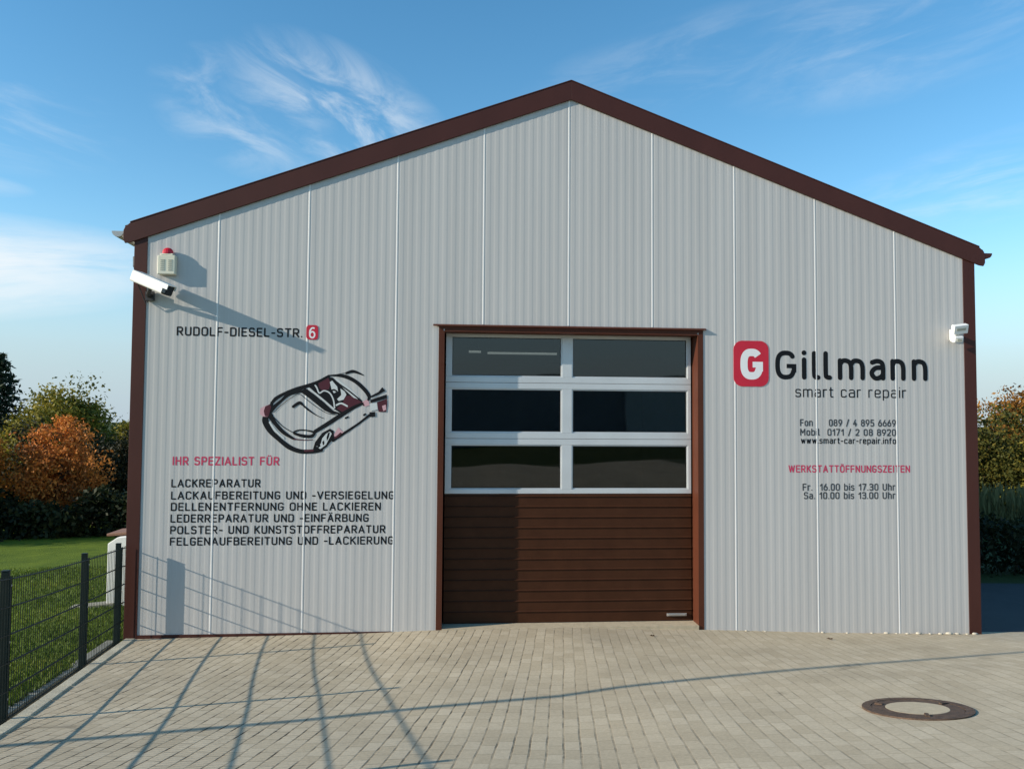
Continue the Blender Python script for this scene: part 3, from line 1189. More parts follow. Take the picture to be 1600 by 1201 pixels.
bowl, (cx, cz, a, b) = g_points(zx(332), zx(450), z0, zc, T)
st.ribbon(bowl, T)
st.ribbon([(cx + a, cz - b * .60), (cx + a, cz - .015)], T, caps=False)
st.ribbon([(cx + a + T * .5, cz - .012), (cx + .01, cz - .012)], T * .9, caps=False)
st.ribbon([(zx(494), z0 + T / 2), (zx(494), zxh - T / 2 + .005)], T)
st.ribbon([(zx(494), zc - .024), (zx(494), zc - .0235)], T * 1.05)
for q in (551, 616):
    st.ribbon([(zx(q), zc - T / 2), (zx(q), z0 + .08), (zx(q) + .012, z0 + .036), (zx(q) + .048, z0 + T / 2)], T)


def arch(xa, xb):
    st.ribbon([(xa, zxh - .075), (xa + (xb - xa) * .22, zxh - .034), (xa + (xb - xa) * .55, zxh - T / 2), (xa + (xb - xa) * .86, zxh - .05), (xb, zxh - .11), (xb, z0 + T / 2)], T)


def stem(xa, top):
    st.ribbon([(xa, z0 + T / 2), (xa, top - T / 2)], T)


stem(zx(697), zxh)
arch(zx(697), zx(760))
arch(zx(760), zx(825))
# a
xa, xb = zx(877), zx(942)
st.ribbon([(xa + .008, zxh - .045), (xa + .07, zxh - T / 2), (xb - .02, zxh - .045), (xb, zxh - .10), (xb, z0 + T / 2)], T)
st.ribbon([(xb, z0 + .155), (xa + .05, z0 + .150), (xa, z0 + .090), (xa + .04, z0 + .030), (xb - .04, z0 + .036), (xb, z0 + .075)], T, caps=False)
stem(zx(997), zxh)
arch(zx(997), zx(1058))
stem(zx(1120), zxh)
arch(zx(1120), zx(1185))
st.mb.build('name_lettering', M_BLACK, B)

# drawing of an open sports car (black and dark red film)
st = Strokes(TY)
S_ = .00755 / 6.957                            # metres per drawing unit
cxx = lambda p: (1.362 + p[0] * S_ * .964, 3.074 - p[1] * S_ * .965)


def rb(pts, wd, mi=0, caps=True, closed=False):
    if hasattr(wd, '__len__'):
        wd = [q * S_ * 1.12 for q in wd]
    else:
        wd = wd * S_ * 1.1
    st.ribbon([cxx(p) for p in pts], wd, mi, caps, closed)


def pg(pts, mi=0):
    st.polygon([cxx(p) for p in pts], mi)


# cabin opening
pg([(630, 300), (740, 245), (850, 185), (960, 265), (1060, 330), (1150, 410), (1235, 470), (1110, 530), (985, 590), (915, 545), (800, 450), (690, 350)], 0)
pg([(735, 255), (840, 200), (870, 260), (850, 330), (780, 345), (745, 310)], 1)
pg([(1030, 400), (1090, 395), (1215, 470), (1100, 520), (1000, 575), (935, 535), (1000, 480)], 1)
pg([(860, 250), (885, 235), (940, 300), (950, 350), (905, 370), (880, 330)], 2)
pg([(975, 320), (1020, 350), (1040, 385), (1010, 440), (960, 455), (940, 435), (985, 390)], 2)
pg([(900, 200), (940, 215), (1080, 320), (1165, 400), (1190, 440), (1120, 420), (1040, 350), (960, 270)], 2)
rb([(880, 205), (960, 270), (1060, 340), (1150, 410), (1200, 450)], 14, 0)
rb([(690, 270), (720, 310), (750, 370), (800, 345), (860, 370), (900, 440), (915, 530)], 13, 2)
rb([(615, 310), (700, 370), (800, 450), (905, 540)], 13, 2)
rb([(935, 500), (985, 480), (1050, 510)], 16, 2)
rb([(870, 345), (905, 335), (935, 350)], 16, 0)
# windscreen base
pg([(540, 355), (605, 320), (700, 390), (800, 470), (900, 560), (975, 585), (960, 600), (880, 592), (810, 560), (720, 490), (620, 410)], 0)
# rear deck
rb([(845, 180), (935, 178), (1030, 190), (1140, 245), (1235, 330), (1283, 400), (1275, 440)], [10, 22, 36, 34, 36, 34, 20], 0)
rb([(1035, 152), (1100, 132), (1160, 146), (1225, 175)], [22, 30, 22, 6], 0)
rb([(845, 185), (900, 175), (1020, 150)], [14, 8, 4], 0)
pg([(1210, 465), (1255, 435), (1285, 460), (1290, 500), (1240, 515)], 3)
rb([(1205, 470), (1230, 500)], 14, 1)
# flank and sill
rb([(715, 785), (850, 700), (980, 612), (1120, 525), (1215, 480)], [34, 40, 40, 32, 22], 0)
rb([(905, 880), (1050, 785), (1180, 695), (1292, 605)], [30, 24, 20, 24], 0)
pg([(900, 840), (960, 740), (1000, 780), (1020, 790), (930, 850)], 3)
rb([(905, 850), (940, 845), (985, 805)], 18, 1)
rb([(1035, 640), (1060, 628)], 16, 0)
rb([(1232, 605), (1246, 596)], 18, 0)
# bonnet and wings
rb([(240, 500), (290, 435), (400, 370), (520, 328), (650, 285), (740, 245), (850, 182)], [24, 34, 26, 40, 34, 24, 20], 0)
rb([(225, 600), (270, 530), (350, 455), (430, 385), (545, 350)], [30, 36, 26, 34, 36], 0)
rb([(230, 560), (250, 500), (245, 480)], 24, 0)
rb([(270, 585), (390, 470), (525, 385), (600, 430), (720, 520), (830, 585), (935, 605)], 5, 0)
rb([(475, 520), (540, 478), (575, 500)], [26, 30, 20], 0)
rb([(575, 500), (630, 548), (720, 610), (800, 645)], [14, 18, 7, 5], 0)
rb([(262, 625), (370, 735), (480, 800)], 7, 0)
# nose
rb([(190, 610), (185, 680), (235, 775), (330, 870), (440, 955), (560, 1000), (690, 1000), (780, 985)], [50, 60, 52, 40, 44, 40, 38, 36], 0)
rb([(235, 620), (290, 705), (380, 800), (490, 868)], [50, 36, 34, 20], 0)
rb([(230, 690), (290, 780), (380, 860)], [16, 22, 14], 2)
rb([(490, 868), (600, 880), (690, 875)], [12, 8, 5], 1)
rb([(370, 890), (470, 960)], 8, 0)
# headlamp
rb([(485, 800), (545, 772), (640, 778), (705, 800), (670, 838), (570, 832)], [16, 12, 12, 22, 30, 30, 22], 0, closed=True)
# front wheel
pg([(690, 990), (715, 900), (790, 800), (870, 755), (910, 780), (915, 850), (840, 950), (770, 1000)], 0)
pg([(730, 945), (775, 920), (790, 860), (830, 810), (870, 785), (890, 810), (860, 870), (830, 930), (770, 975)], 2)
pg([(735, 935), (765, 920), (775, 945), (745, 965)], 0)
pg([(835, 850), (850, 800), (872, 795), (860, 850), (840, 890)], 0)
pg([(790, 900), (810, 880), (815, 920), (800, 935)], 0)
rb([(610, 995), (690, 990)], 20, 1)
# marked details: lamp at the nose, tail
pg([(128, 545), (170, 518), (225, 498), (243, 525), (215, 630), (160, 630), (125, 600)], 3)
pg([(180, 520), (225, 498), (243, 525), (215, 630), (178, 625), (165, 570)], 1)
pg([(1298, 400), (1385, 352), (1425, 300), (1458, 340), (1380, 385), (1300, 418)], 0)
pg([(1298, 440), (1380, 410), (1475, 380), (1478, 420), (1400, 445), (1300, 475)], 0)
pg([(1370, 465), (1478, 425), (1480, 490), (1470, 570), (1390, 570)], 1)
pg([(1425, 505), (1465, 490), (1470, 545), (1440, 560)], 3)
pg([(1290, 480), (1370, 470), (1380, 545), (1300, 560)], 2)
pg([(1290, 575), (1352, 570), (1355, 620), (1298, 628)], 0)
M_FPINK = mat('pink_film', (.62, .36, .38), .5, .05)
M_LIGHTF = mat('pale_film', (.60, .62, .60), .5, .04)
st.mb.build('car_graphic', [M_BLACK, M_DRED, M_LIGHTF, M_FPINK], B, parent=None)['label'] = 'line drawing of an open sports car in black and dark red'

# ------------------------------------------------------------------ fixtures on the wall
# alarm sounder
A = thing('alarm_siren', (.452, -.01, 4.08), 'cream alarm box with a red strobe light under the left eave', 'alarm')
mb = MB()
mb.box(.357, .549, -.080, -.003, 3.992, 4.205)
mb.prism([(-.003, 4.2055), (-.080, 4.2055), (-.070, 4.228), (-.003, 4.228)], 'x', .385, .525)
mb.build('housing', M_CREAM, A, bevel=.008)
mb = MB()
for x0_ in (.392, .475):
    for q in range(6):
        mb.box(x0_, x0_ + .042, -.0845, -.0805, 4.035 + q * .022, 4.047 + q * .022)
mb.build('sound_grille', M_CREAMD, A)
mb = MB()
n = 14
for j in range(6):
    t0, t1 = j / 6 * math.pi / 2, (j + 1) / 6 * math.pi / 2
    for q in range(n):
        a0, a1 = 2 * math.pi * q / n, 2 * math.pi * (q + 1) / n
        P = lambda t, a: (.456 + .062 * math.cos(t) * math.cos(a), -.042 + .036 * math.cos(t) * math.sin(a), 4.2285 + .068 * math.sin(t) ** .8)
        mb.quad(P(t0, a0), P(t0, a1), P(t1, a1), P(t1, a0))
mb.build('strobe_light', M_REDPL, A, smooth=True)

# bullet camera on a bracket
rear, front = Vector((.150, -.155, 3.945)), Vector((.575, -.305, 3.765))
ax = (front - rear).normalized()
side = ax.cross(Vector((0, 0, 1))).normalized()
up = side.cross(ax)
C_ = thing('security_camera', (.27, -.01, 3.76), 'white security camera angled down from the left corner trim', 'camera')
mb = MB()
mid = (rear + front) / 2
hl = (front - rear).length / 2


def rbox(mb, c, l0, l1, hw, hh, r, n=4):
    """rounded-rectangle bar along ax from l0 to l1"""
    out = rounded_rect(-hw, hw, -hh, hh, r, n)
    i = len(mb.v)
    for l_ in (l0, l1):
        for q in out:
            mb.v.append(tuple(c + ax * l_ + side * q[0] + up * q[1]))
    m_ = len(out)
    mb.f.append(tuple(range(i, i + m_)))
    mb.f.append(tuple(range(i + 2 * m_ - 1, i + m_ - 1, -1)))
    for j in range(m_):
        kk = (j + 1) % m_
        mb.f.append((i + j, i + m_ + j, i + m_ + kk, i + kk))
    mb.mi += [0] * (m_ + 2)


rbox(mb, mid, -hl, hl - .05, .062, .055, .022)
mb.build('housing', M_WHITE, C_)
mb = MB()
rbox(mb, mid + up * .064, -hl + .01, hl + .015, .074, .006, .004)
rbox(mb, mid + up * .035 + side * .0695, -hl + .01, hl + .015, .0045, .0225, .003)
rbox(mb, mid + up * .035 - side * .0695, -hl + .01, hl + .015, .0045, .0225, .003)
mb.build('sun_shield', M_WHITE, C_)
mb = MB()
rbox(mb, mid, hl - .0495, hl - .005, .060, .053, .02)
mb.build('front_glass', M_LENS, C_)
mb = MB()
mb.box(.225, .315, -.05, -.008, 3.70, 3.80)
mb.tube([(.27, -.05, 3.75), (.28, -.11, 3.765), tuple(mid - up * .055)], [.026, .024, .022], 10)
mb.build('bracket', M_DARKM, C_)

mb = MB()
cb = mid - up * .05 - ax * (hl - .06)
mb.tube([tuple(cb), (cb.x + .005, -.10, cb.z - .07), (.235, -.05, 3.66), (.243, -.016, 3.69), (.255, -.012, 3.72)], .006, 6)
mb.build('cable', M_DARKM, C_)

# floodlight with motion sensor, right
F = thing('floodlight', (9.72, -.01, 3.42), 'small white floodlight with motion sensor near the right corner', 'floodlight')
mb = MB()
fc = Vector((9.725, -.14, 3.523))
fx = Vector((.985, .05, .13)).normalized()
fy = Vector((-.03, -.93, -.36)).normalized()
fz = fx.cross(fy) * -1
fz = fz if fz.z > 0 else -fz
mb.obox(fc, fx * .095, fy * .035, fz * .055)
mb.obox(fc - fy * .047, fx * .06, fy * .010, fz * .035)
mb.build('lamp_head', M_WHITE, F, bevel=.008)
mb = MB()
mb.obox(fc + fy * .037 + fz * .004, fx * .060, fy * .0015, fz * .016)
mb.build('lamp_glass', M_CREAMD, F)
mb = MB()
mb.box(9.705, 9.745, -.10, -.008, 3.44, 3.50)
mb.box(9.68, 9.77, -.028, -.0085, 3.40, 3.53)
mb.build('bracket', M_WHITE, F, bevel=.004)
mb = MB()
mb.obox((9.705, -.115, 3.405), (.058, 0, .004), (0, -.042, -.012), (0, -.012, .036))
mb.build('motion_sensor', M_WHITE, F, bevel=.014)
mb = MB()
mb.obox((9.705, -.163, 3.388), (.030, 0, 0), (0, -.004, -.001), (0, -.003, .012))
mb.build('sensor_lens', M_CREAMD, F)

# ------------------------------------------------------------------ mesh fence
PY = [-.135, -1.19, -3.13, -5.30, -7.6]
FN = thing('mesh_fence', (.2, -1.2, 0), 'low dark green wire mesh fence on posts between lawn and paved yard', 'fence')
topz = lambda y: float(H(float(fence_x(y)) + .2, y)) + 1.05
for y in PY:
    x = float(fence_x(y)) - .02
    zt = topz(y)
    mb = MB()
    c, s = math.cos(math.atan(.136)), math.sin(math.atan(.136))
    mb.obox((x, y, zt - .80), (.025 * c, .025 * s, 0), (-.020 * s, .020 * c, 0), (0, 0, .80))
    mb.obox((x, y, zt + .004), (.027 * c, .027 * s, 0), (-.022 * s, .022 * c, 0), (0, 0, .0035))
    mb.obox((x + .034, y, zt - .56), (.007 * c, .007 * s, 0), (-.014 * s, .014 * c, 0), (0, 0, .52))
    p_ = mb.build('fence_post', M_POST, FN, bevel=.003)
    mb = MB()
    for dz in (.10, .5, .9):
        mb.tube([(x + .036, y - .004, zt - dz), (x + .046, y - .0025, zt - dz)], .008, 8)
    mb.build('clamp_bolt', M_ZINC, FN, parent=p_)
seg = [-.035] + PY
for ya, yb in zip(seg, seg[1:]):
    mb = MB()
    g0 = ya - (.0 if ya == -.035 else .012)
    g1 = yb + .012
    nv = max(2, int(round((g0 - g1) / .05)))
    W_ = .0019
    for q in range(nv + 1):
        y = g0 + (g1 - g0) * q / nv
        x = float(fence_x(y)) + .022
        zt = topz(y) - .052
        mb.box(x - W_, x + W_, y - W_, y + W_, zt - .99, zt + .02)
    for r in range(6):
        for dx in (-.0062, .0062):
            pl = []
            for t in np.linspace(0, 1, max(2, int((g0 - g1) / .4) + 2)):
                y = g0 + (g1 - g0) * t
                pl.append((float(fence_x(y)) + .022 + dx, y, topz(y) - .052 - .197 * r))
            mb.tube(pl, .0042, 5)
    mb.build('mesh_panel', M_POST, FN)

# ------------------------------------------------------------------ manhole cover
mc = Vector((6.699, -4.061, 0))


def disc_on_ground(cx, cy, rad_in, rad_out, off, thick, n=64):
    """flat plate lying in the sloping yard"""
    gz = float(H(cx, cy))
    sxx = (float(H(cx + .3, cy)) - float(H(cx - .3, cy))) / .6
    syy = (float(H(cx, cy + .3)) - float(H(cx, cy - .3))) / .6
    hz = lambda a, r, o: (cx + r * math.cos(a), cy + r * math.sin(a), gz + sxx * r * math.cos(a) + syy * r * math.sin(a) + o)
    mb = MB()
    for q in range(n):
        a, b = 2 * math.pi * q / n, 2 * math.pi * (q + 1) / n
        if rad_in > 0:
            mb.quad(hz(a, rad_in, off), hz(a, rad_out, off), hz(b, rad_out, off), hz(b, rad_in, off))
            mb.quad(hz(a, rad_in, off - thick), hz(a, rad_in, off), hz(b, rad_in, off), hz(b, rad_in, off - thick))
        mb.quad(hz(a, rad_out, off), hz(a, rad_out, off - thick), hz(b, rad_out, off - thick), hz(b, rad_out, off))
    if rad_in <= 0:
        mb.poly([hz(2 * math.pi * q / n, rad_out, off) for q in range(n)])
    return mb


MH = thing('manhole_cover', (mc.x, mc.y, float(H(mc.x, mc.y))), 'round manhole cover with rusty iron ring and concrete centre in the paving', 'manhole')
disc_on_ground(mc.x, mc.y, .280, .335, .010, .06).build('frame_ring', M_IRON, MH)
disc_on_ground(mc.x, mc.y, .192, .276, .008, .05).build('cover_ring', M_IRON, MH)
disc_on_ground(mc.x, mc.y, 0, .1915, .009, .05).build('concrete_infill', M_CONC, MH)
mb = MB()
for a in (.3, 2.4, 4.4):
    cx, cy = mc.x + .236 * math.cos(a), mc.y + .236 * math.sin(a)
    z = float(H(cx, cy)) + .013
    mb.obox((cx, cy, z), (.024 * math.cos(a), .024 * math.sin(a), 0), (-.012 * math.sin(a), .012 * math.cos(a), 0), (0, 0, .006))
mb.build('lifting_lug', M_IRON, MH)

# ------------------------------------------------------------------ pebbles and dead leaves
random.seed(4)


def blob(mb, c, rx, ry, rz, jit=.18, n=8, m=5):
    base = len(mb.v)
    for j in range(m + 1):
        t = math.pi * j / m
        for q in range(n):
            a = 2 * math.pi * q / n
            k_ = 1 + random.uniform(-jit, jit)
            mb.v.append((c[0] + rx * k_ * math.sin(t) * math.cos(a), c[1] + ry * k_ * math.sin(t) * math.sin(a), c[2] + rz * math.cos(t)))
    for j in range(m):
        for q in range(n):
            q2 = (q + 1) % n
            mb.f.append((base + j * n + q, base + j * n + q2, base + (j + 1) * n + q2, base + (j + 1) * n + q))
            mb.mi.append(0)


peb = [(8.02, .9), (8.32, .7), (8.62, .8), (8.80, 1.1), (8.93, .6), (9.05, .9), (9.19, 1.3), (9.33, .8), (9.46, 1.0), (9.57, 1.5), (9.68, 1.1), (9.80, .8), (9.90, 1.2), (7.10, .7), (7.32, .6)]
for x, s in peb:
    y = -.045 - random.uniform(0, .03)
    mb = MB()
    rz = .011 * s
    blob(mb, (x, y, float(H(x, y)) + rz * .8), (.028 * s) * random.uniform(.8, 1.2), .018 * s, rz)
    tag(mb.build('pebble', M_STONE, smooth=True), 'pale pebble lying on the paving along the right wall base', 'pebble', 'pale pebbles along the wall base')

for x, y, s, a, lab in ((5.86, -.50, .032, .4, 'small brown dead leaf on the paving just in front of the door'),
                        (7.82, -.62, .04, .2, 'dark dead leaf on the paving below the opening hours')):
    mb = MB()
    z = float(H(x, y)) + .006
    ring = [(1, 0, .012), (.55, .42, .004), (0, .5, .016), (-.6, .35, .006), (-1.1, 0, .018), (-.5, -.4, .008), (.1, -.52, .02), (.6, -.36, .004)]
    P = [(x + s * (p * math.cos(a) - q * math.sin(a)), y + s * (p * math.sin(a) + q * math.cos(a)), z + h) for p, q, h in ring]
    cpt = (x, y, z + .002)
    for q in range(8):
        mb.poly([cpt, P[q], P[(q + 1) % 8]])
        mb.poly([(c[0], c[1], c[2] - .002) for c in (cpt, P[(q + 1) % 8], P[q])])
    tag(mb.build('fallen_leaf', M_DEADLEAF), lab, 'leaf', 'dead leaves on the yard')

# ------------------------------------------------------------------ low white wall behind the fence
WW = thing('garden_wall', (-.9, 3.0, -.35), 'low white rendered wall with a brown coping behind the fence beside the building', 'wall')
mb = MB()
mb.prism([(-1.27, -.6), (-.05, -.6), (-.05, .76), (-.75, .70), (-1.14, .66), (-1.27, .57)], 'y', 2.85, 3.10)
mb.build('wall_face', M_PLAST, WW, bevel=.01)
mb = MB()
mb.prism([(-1.33, .662), (-.75, .702), (-.05, .762), (-.05, .82), (-.75, .752), (-1.33, .702)], 'y', 2.95, 3.5)
mb.build('coping', M_COPE, WW, bevel=.01)
mb = MB()
mb.hexa([(-1.75, 2.75, -.6), (-1.15, 2.8, -.6), (-1.15, 3.05, -.6), (-1.75, 2.95, -.6), (-1.75, 2.75, -.31), (-1.15, 2.8, -.27), (-1.15, 3.05, -.27), (-1.75, 2.95, -.31)])
tag(mb.build('path_edge', M_EDGE, bevel=.01), kind='structure')

# ------------------------------------------------------------------ lamps inside the hall
for x0_, x1_, y_, z_, lab in ((3.98, 4.22, 5.3, 3.62, 'short lit ceiling tube lamp seen through the top left door pane'),
                              (4.32, 5.62, 5.3, 3.60, 'long lit ceiling tube lamp seen through the top left door pane')):
    T_ = thing('tube_lamp', ((x0_ + x1_) / 2, y_, z_), lab, 'lamp', 'tube lamps inside the hall')
    mb = MB()
    mb.box(x0_, x1_, y_ - .05, y_ + .05, z_ + .035, z_ + .09)
    for xx in (x0_ + .05, x1_ - .05):
        mb.tube([(xx, y_, z_ + .09), (xx, y_, 4.205)], .006, 6)
    mb.build('housing', M_WHITE, T_)
    mb = MB()
    mb.tube([(x0_ + .01, y_, z_ + .015), (x1_ - .01, y_, z_ + .015)], .018, 8)
    mb.build('tube', M_TUBE, T_)

# ------------------------------------------------------------------ street lamp left of the yard (its shadow crosses the paving)
lx, ly = -5.0, -5.22
lz = float(H(lx, ly))
SLMP = thing('street_lamp', (lx, ly, lz), 'tall slender grey street lamp on the lawn at the left of the yard', 'street lamp')
mb = MB()
mb.tube([(lx, ly, lz - .3), (lx, ly, lz + 3), (lx, ly, lz + 7.4)], [.05, .042, .034], 12)
mb.build('pole', M_ZINC, SLMP)
mb = MB()
mb.tube([(lx, ly, lz + 7.4), (lx + .2, ly, lz + 7.65), (lx + .9, ly, lz + 7.75)], .03, 8)
mb.build('arm', M_ZINC, SLMP)
mb = MB()
mb.hexa([(lx + .85, ly - .09, lz + 7.68), (lx + 1.45, ly - .07, lz + 7.72), (lx + 1.45, ly + .07, lz + 7.72), (lx + .85, ly + .09, lz + 7.68),
         (lx + .85, ly - .06, lz + 7.80), (lx + 1.45, ly - .04, lz + 7.79), (lx + 1.45, ly + .04, lz + 7.79), (lx + .85, ly + .06, lz + 7.80)])
mb.build('lamp_head', M_ZINC, SLMP, bevel=.02)

# ------------------------------------------------------------------ neighbour across the street (mirrored in the door panes)
NB = thing('neighbour_house', (2, -50, 1), 'grey hall with a low gable across the street', 'building')
mb = MB()
mb.prism([(-14, .4), (22, .4), (22, 5.3), (14, 5.3), (2, 5.3), (-4, 7.4), (-9, 7.9), (-14, 6.2)], 'y', -56, -48)
mb.build('wall', M_NEIGH, NB)
mb = MB()
mb.box(-14.3, 22.3, -56.3, -47.8, 5.31, 5.5)
mb.build('roof_edge', M_ROOFD, NB)
mb = MB()
mb.box(16.8, 22.6, -47.98, -47.5, .4, 4.9)
mb.build('pale_annex', M_PLAST, NB)

# ------------------------------------------------------------------ vegetation
rng = np.random.default_rng(11)


def leaf_mesh(name, pts, size, m, root=None, parent=None, flat=0, aspect=1.6, tone=None, up=None):
    """one small folded quad per leaf, random turn; tone = colour value per leaf"""
    n = len(pts)
    d = rng.normal(size=(n, 3))
    if up is not None:
        d = d * (1 - up) + np.array([0, 0, 1]) * up * 1.5
    d /= np.linalg.norm(d, axis=1)[:, None]
    e = rng.normal(size=(n, 3))
    e -= d * (e * d).sum(1)[:, None]
    e /= np.linalg.norm(e, axis=1)[:, None]
    s = size * rng.uniform(.6, 1.35, n)[:, None]
    a, b = d * s * aspect * .5, e * s * .5
    v = np.stack([pts - a, pts - b * .9 + a * .1, pts + a, pts + b * .9 + a * .1], 1).reshape(-1, 3)
    if root is not None:
        v = v - np.array(root.location)
    me = bpy.data.meshes.new(name)
    me.vertices.add(n * 4)
    me.vertices.foreach_set('co', v.ravel())
    me.loops.add(n * 4)
    me.loops.foreach_set('vertex_index', np.arange(n * 4, dtype=np.int32))
    me.polygons.add(n)
    me.polygons.foreach_set('loop_start', np.arange(0, n * 4, 4, dtype=np.int32))
    at = me.attributes.new('leaf_tone', 'FLOAT', 'FACE')
    at.data.foreach_set('value', (rng.uniform(0, 1, n) if tone is None else np.clip(tone, 0, 1)).astype(np.float32))
    me.materials.append(m)
    me.update(calc_edges=True)
    me.validate()
    o = bpy.data.objects.new(name, me)
    COL.objects.link(o)
    p = parent or root
    if p:
        o.parent = p
    return o


def crown_points(c, r, nclump, per, csize, floor=None):
    """clumps through an uneven ellipsoid; each clump has its own tone"""
    c, r = np.array(c), np.array(r)
    P, T = [], []
    ph = rng.uniform(0, 6.28, 6)
    for _ in range(nclump):
        d = rng.normal(size=3)
        d /= np.linalg.norm(d)
        az = math.atan2(d[1], d[0])
        k_ = 1 + .16 * math.sin(3 * az + ph[0]) + .12 * math.sin(5 * az + ph[1] + 3 * d[2]) + .10 * math.sin(7 * d[2] + ph[2])
        q = rng.uniform(.25, 1) ** .5
        cc = c + d * r * q * k_
        m_ = int(per * rng.uniform(.5, 1.4))
        s = csize * rng.uniform(.6, 1.3)
        pp = cc + np.clip(rng.normal(size=(m_, 3)), -1.9, 1.9) * np.array([s, s, s * .7])
        P.append(pp)
        T.append(np.full(m_, rng.uniform(.1, .9)) + rng.normal(size=m_) * .16)
    P, T = np.concatenate(P), np.concatenate(T)
    if floor is not None:
        ok = P[:, 2] > floor
        P, T = P[ok], T[ok]
    return P, T


def tree(name, x, y, top, width, m, label, cat='tree', nclump=150, per=135, csize=.32, leaf=.13, group=None, low=.12, dep=None):
    gz = float(H(x, y))
    t = thing(name, (x, y, gz), label, cat, group)
    h = top - gz
    mb = MB()
    pts_ = [(x, y, gz - .3), (x + .05, y, gz + h * .2), (x - .05, y + .05, gz + h * .45), (x, y, gz + h * .8)]
    mb.tube(pts_, [.05 * h * .55, .04 * h * .55, .025 * h * .55, .006 * h], 8)
    for q in range(9):
        a = q * 2.4
        z0_ = gz + h * (.18 + .06 * q)
        ln = width * (.42 - .02 * q)
        mb.tube([(x, y, z0_), (x + ln * .5 * math.cos(a), y + ln * .5 * math.sin(a), z0_ + h * .08),
                 (x + ln * math.cos(a), y + ln * math.sin(a), z0_ + h * .2)], [.014 * h, .009 * h, .003 * h], 6)
    mb.build('trunk', M_BARK, t)
    c = (x, y, gz + h * (.5 + low / 2))
    P, T = crown_points(c, (width / 2, (dep or width) / 2, h * (.5 - low / 2) * .93), nclump, per, csize, gz + .05)
    leaf_mesh('crown', P, leaf * .72, m, t, tone=T)
    return t


def conifer(x, y, top, width, m, label, n=26):
    gz = float(H(x, y))
    t = thing('conifer', (x, y, gz), label, 'tree')
    h = top - gz
    mb = MB()
    mb.tube([(x, y, gz - .3), (x, y, gz + h * .5), (x, y, top)], [.13, .08, .012], 8)
    P, T = [], []
    for j in range(n):
        f_ = (j + .5) / n
        z = gz + h * (.08 + .9 * f_)
        ln0 = width / 2 * (1 - f_) ** .75 + .18
        for q in range(8):
            a = q * .785 + j * .9 + rng.uniform(-.25, .25)
            ln = ln0 * rng.uniform(.7, 1.12)
            mb.tube([(x, y, z), (x + ln * math.cos(a), y + ln * math.sin(a), z - .1 * ln + .06)], [.02, .005], 4, cap=False)
            m_ = int(34 * ln / max(width / 2, .1)) + 14
            u = rng.uniform(.1, 1, m_)
            pp = np.stack([x + u * ln * math.cos(a), y + u * ln * math.sin(a), z - .1 * u * ln + .06 * u], 1) + rng.normal(size=(m_, 3)) * np.array([.10, .10, .07])
            P.append(pp)
            T.append(rng.uniform(0, 1) * .6 + rng.uniform(0, .4, m_))
    mb.build('trunk', M_BARK, t)
    leaf_mesh('crown', np.concatenate(P), .11, m, t, aspect=2.6, tone=np.concatenate(T))
    return t


def hedge(x0, y0, x1, y1, h, wd, m, label, leaf=.10, dens=900, top_j=.2):
    L_ = math.hypot(x1 - x0, y1 - y0)
    n = int(L_ * dens * h)
    u = rng.uniform(0, 1, n)
    X = x0 + (x1 - x0) * u
    Y = y0 + (y1 - y0) * u + rng.normal(size=n) * wd * .3
    gz = H(X, Y)
    hh = h * (1 + top_j * (np.sin(u * L_ * 1.7) * .5 + np.sin(u * L_ * 4.1 + 1) * .3 + rng.normal(size=n) * .12))
    Z = gz + hh * rng.uniform(0, 1, n) ** .85
    cx, cy = (x0 + x1) / 2, (y0 + y1) / 2
    t = thing('hedge', (cx, cy, float(H(cx, cy))), label, 'hedge')
    tone = .5 + .35 * np.sin(u * L_ * 2.3 + Z * 2) + rng.normal(size=n) * .2
    leaf_mesh('foliage', np.stack([X, Y, Z], 1), leaf, m, t, tone=tone)
    mb = MB()
    for q in range(max(3, int(L_ / .7))):
        tt = (q + .5) / max(3, int(L_ / .7))
        xx, yy_ = x0 + (x1 - x0) * tt, y0 + (y1 - y0) * tt
        zz = float(H(xx, yy_))
        mb.tube([(xx, yy_, zz - .2), (xx + .1, yy_, zz + h * .7)], [.03, .01], 5)
    mb.build('stem', M_BARK, t)
    return t


# left of the building
conifer(-15.6, 26.5, 5.2, 4.4, LF_CONIFER, 'tall dark green conifer at the left edge of the lawn')
tree('autumn_tree', -11.25, 17.2, 2.05, 1.9, LF_ORANGE, 'orange autumn tree below the tall conifer at the left edge', nclump=90, leaf=.10, csize=.26, low=.05)
tree('autumn_tree', -8.95, 18.0, 2.2, 2.3, LF_RUSSET, 'russet autumn tree in the middle of the left tree row', nclump=110, leaf=.10, csize=.26, low=.05)
tree('broadleaf_tree', -11.9, 24.3, 3.35, 3.8, LF_YELLOW, 'yellowish green tree rising behind the russet tree', nclump=230, leaf=.12, csize=.34, low=.3)
tree('broadleaf_tree', -14.9, 25.5, 1.7, 3.4, LF_OLIVE, 'olive green tree behind the orange tree at the left', nclump=110, leaf=.12, csize=.34)
tree('broadleaf_tree', -9.55, 22.0, 1.75, 2.3, LF_DARK, 'dark green tree between the russet tree and the building', nclump=110, leaf=.11, csize=.3)
tree('broadleaf_tree', -8.75, 23.5, 2.4, 1.7, LF_YELLOW, 'slim golden tree top close beside the building corner', nclump=60, leaf=.11, csize=.26)
tree('broadleaf_tree', -7.6, 21.0, 1.9, 2.2, LF_DARK, 'dark tree partly hidden by the left building corner', nclump=100, leaf=.11, csize=.3)
hedge(-15, 16.2, -4.6, 16.8, 1.15, 1.4, LF_HEDGE, 'loose dark undergrowth at the foot of the left tree row', leaf=.11, dens=1100, top_j=.5)
hedge(-18, 28, -3, 28, 2.6, 1.5, LF_HEDGE, 'tall dark hedge far behind the left trees', leaf=.16, dens=300)
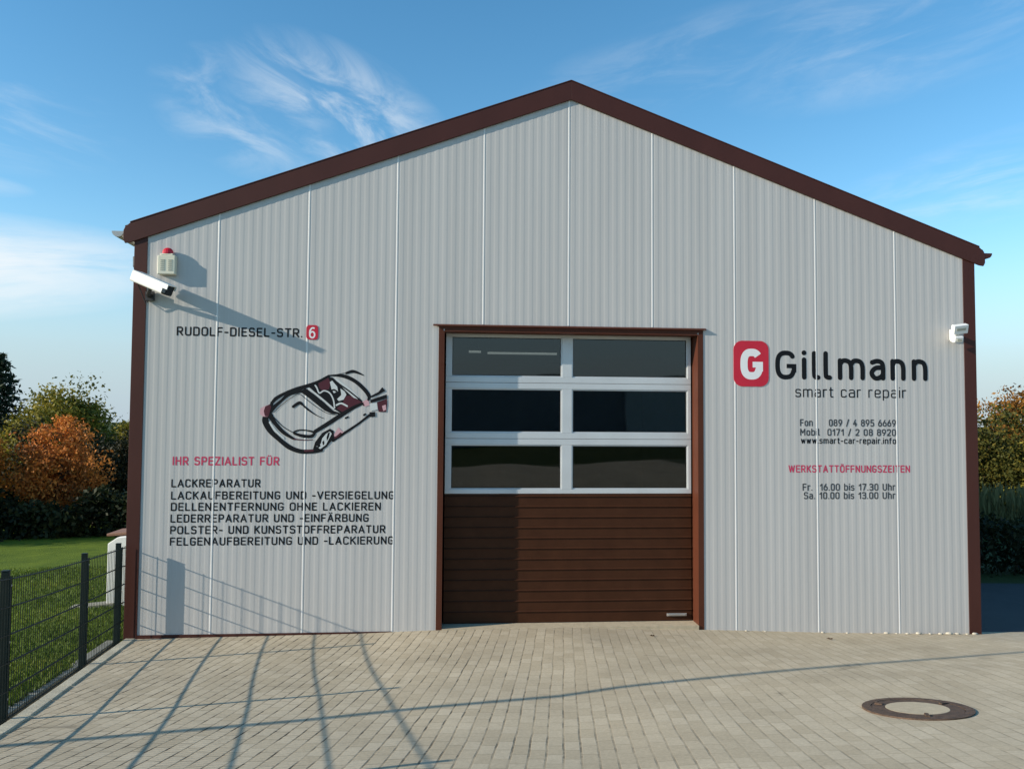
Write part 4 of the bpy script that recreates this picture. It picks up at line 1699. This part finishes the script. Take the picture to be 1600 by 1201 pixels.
tree('broadleaf_tree', -10.35, 19.3, 2.05, 1.7, LF_DARK, 'dark green tree in the gap between the orange tree and the russet tree', nclump=70, leaf=.11, csize=.26, low=.05)
# unseen trees added out on the left to shade the lawn's far edge
tree('broadleaf_tree', -19, 13.0, 4.6, 4.5, LF_DARK, 'large dark tree added out of view beyond the conifer to cast shade', nclump=110, leaf=.16, csize=.4)
tree('broadleaf_tree', -23, 11.5, 4.8, 4.5, LF_DARK, 'large dark tree added out of view far to the left to cast shade', nclump=110, leaf=.16, csize=.4)
tree('broadleaf_tree', -16.5, 15.0, 3.0, 3.5, LF_DARK, 'dark round tree added out of view next to the conifer to cast shade', nclump=90, leaf=.15, csize=.36)
# right of the building
tree('autumn_tree', 27.2, 19.1, 4.0, 5.4, LF_AMBER, 'amber autumn tree standing highest right of the building', nclump=300, leaf=.12, csize=.36, low=.25)
tree('broadleaf_tree', 21.9, 16.4, 2.5, 3.0, LF_OLIVE, 'olive green bushy tree beside the right corner trim', nclump=130, leaf=.11, csize=.3, low=.0)
tree('broadleaf_tree', 23.7, 15.4, 1.9, 3.2, LF_YELLOW, 'yellowish bush below the amber tree at the right edge', nclump=120, leaf=.11, csize=.3, low=.0)
hedge(11.2, 4.2, 24, 4.6, 1.0, .8, LF_HEDGE, 'dark clipped hedge along the drive right of the building', leaf=.06, dens=1500, top_j=.12)
hedge(18, 22, 34, 21, 2.2, 1.5, LF_OLIVE, 'olive hedge behind the amber tree at the right', leaf=.13, dens=420)
# reeds behind the right hedge
n = 2600
X = rng.uniform(15.5, 22, n)
Y = rng.uniform(9.5, 11.5, n)
P = np.stack([X, Y, H(X, Y) + rng.uniform(.1, 1.15, n)], 1)
tag(leaf_mesh('reeds', P, .05, LF_REED, aspect=9, up=.8), 'pale dry reeds behind the dark hedge right of the building', 'reeds', kind='stuff')

# grass blades on the near lawn
n = 52000
Y = -5 + 13 * rng.uniform(0, 1, n) ** 1.2
X = fence_x(Y) - .10 - 6.5 * rng.uniform(0, 1, n) ** 1.5
P = np.stack([X, Y, H(X, Y) + .025], 1)
pat = .5 + .3 * np.sin(X * 2.1 + Y) * np.sin(Y * 1.7 - X * .6) + rng.normal(size=n) * .2
tag(leaf_mesh('grass', P, .016, LF_GRASS, aspect=4.5, up=.6, tone=pat), kind='stuff')
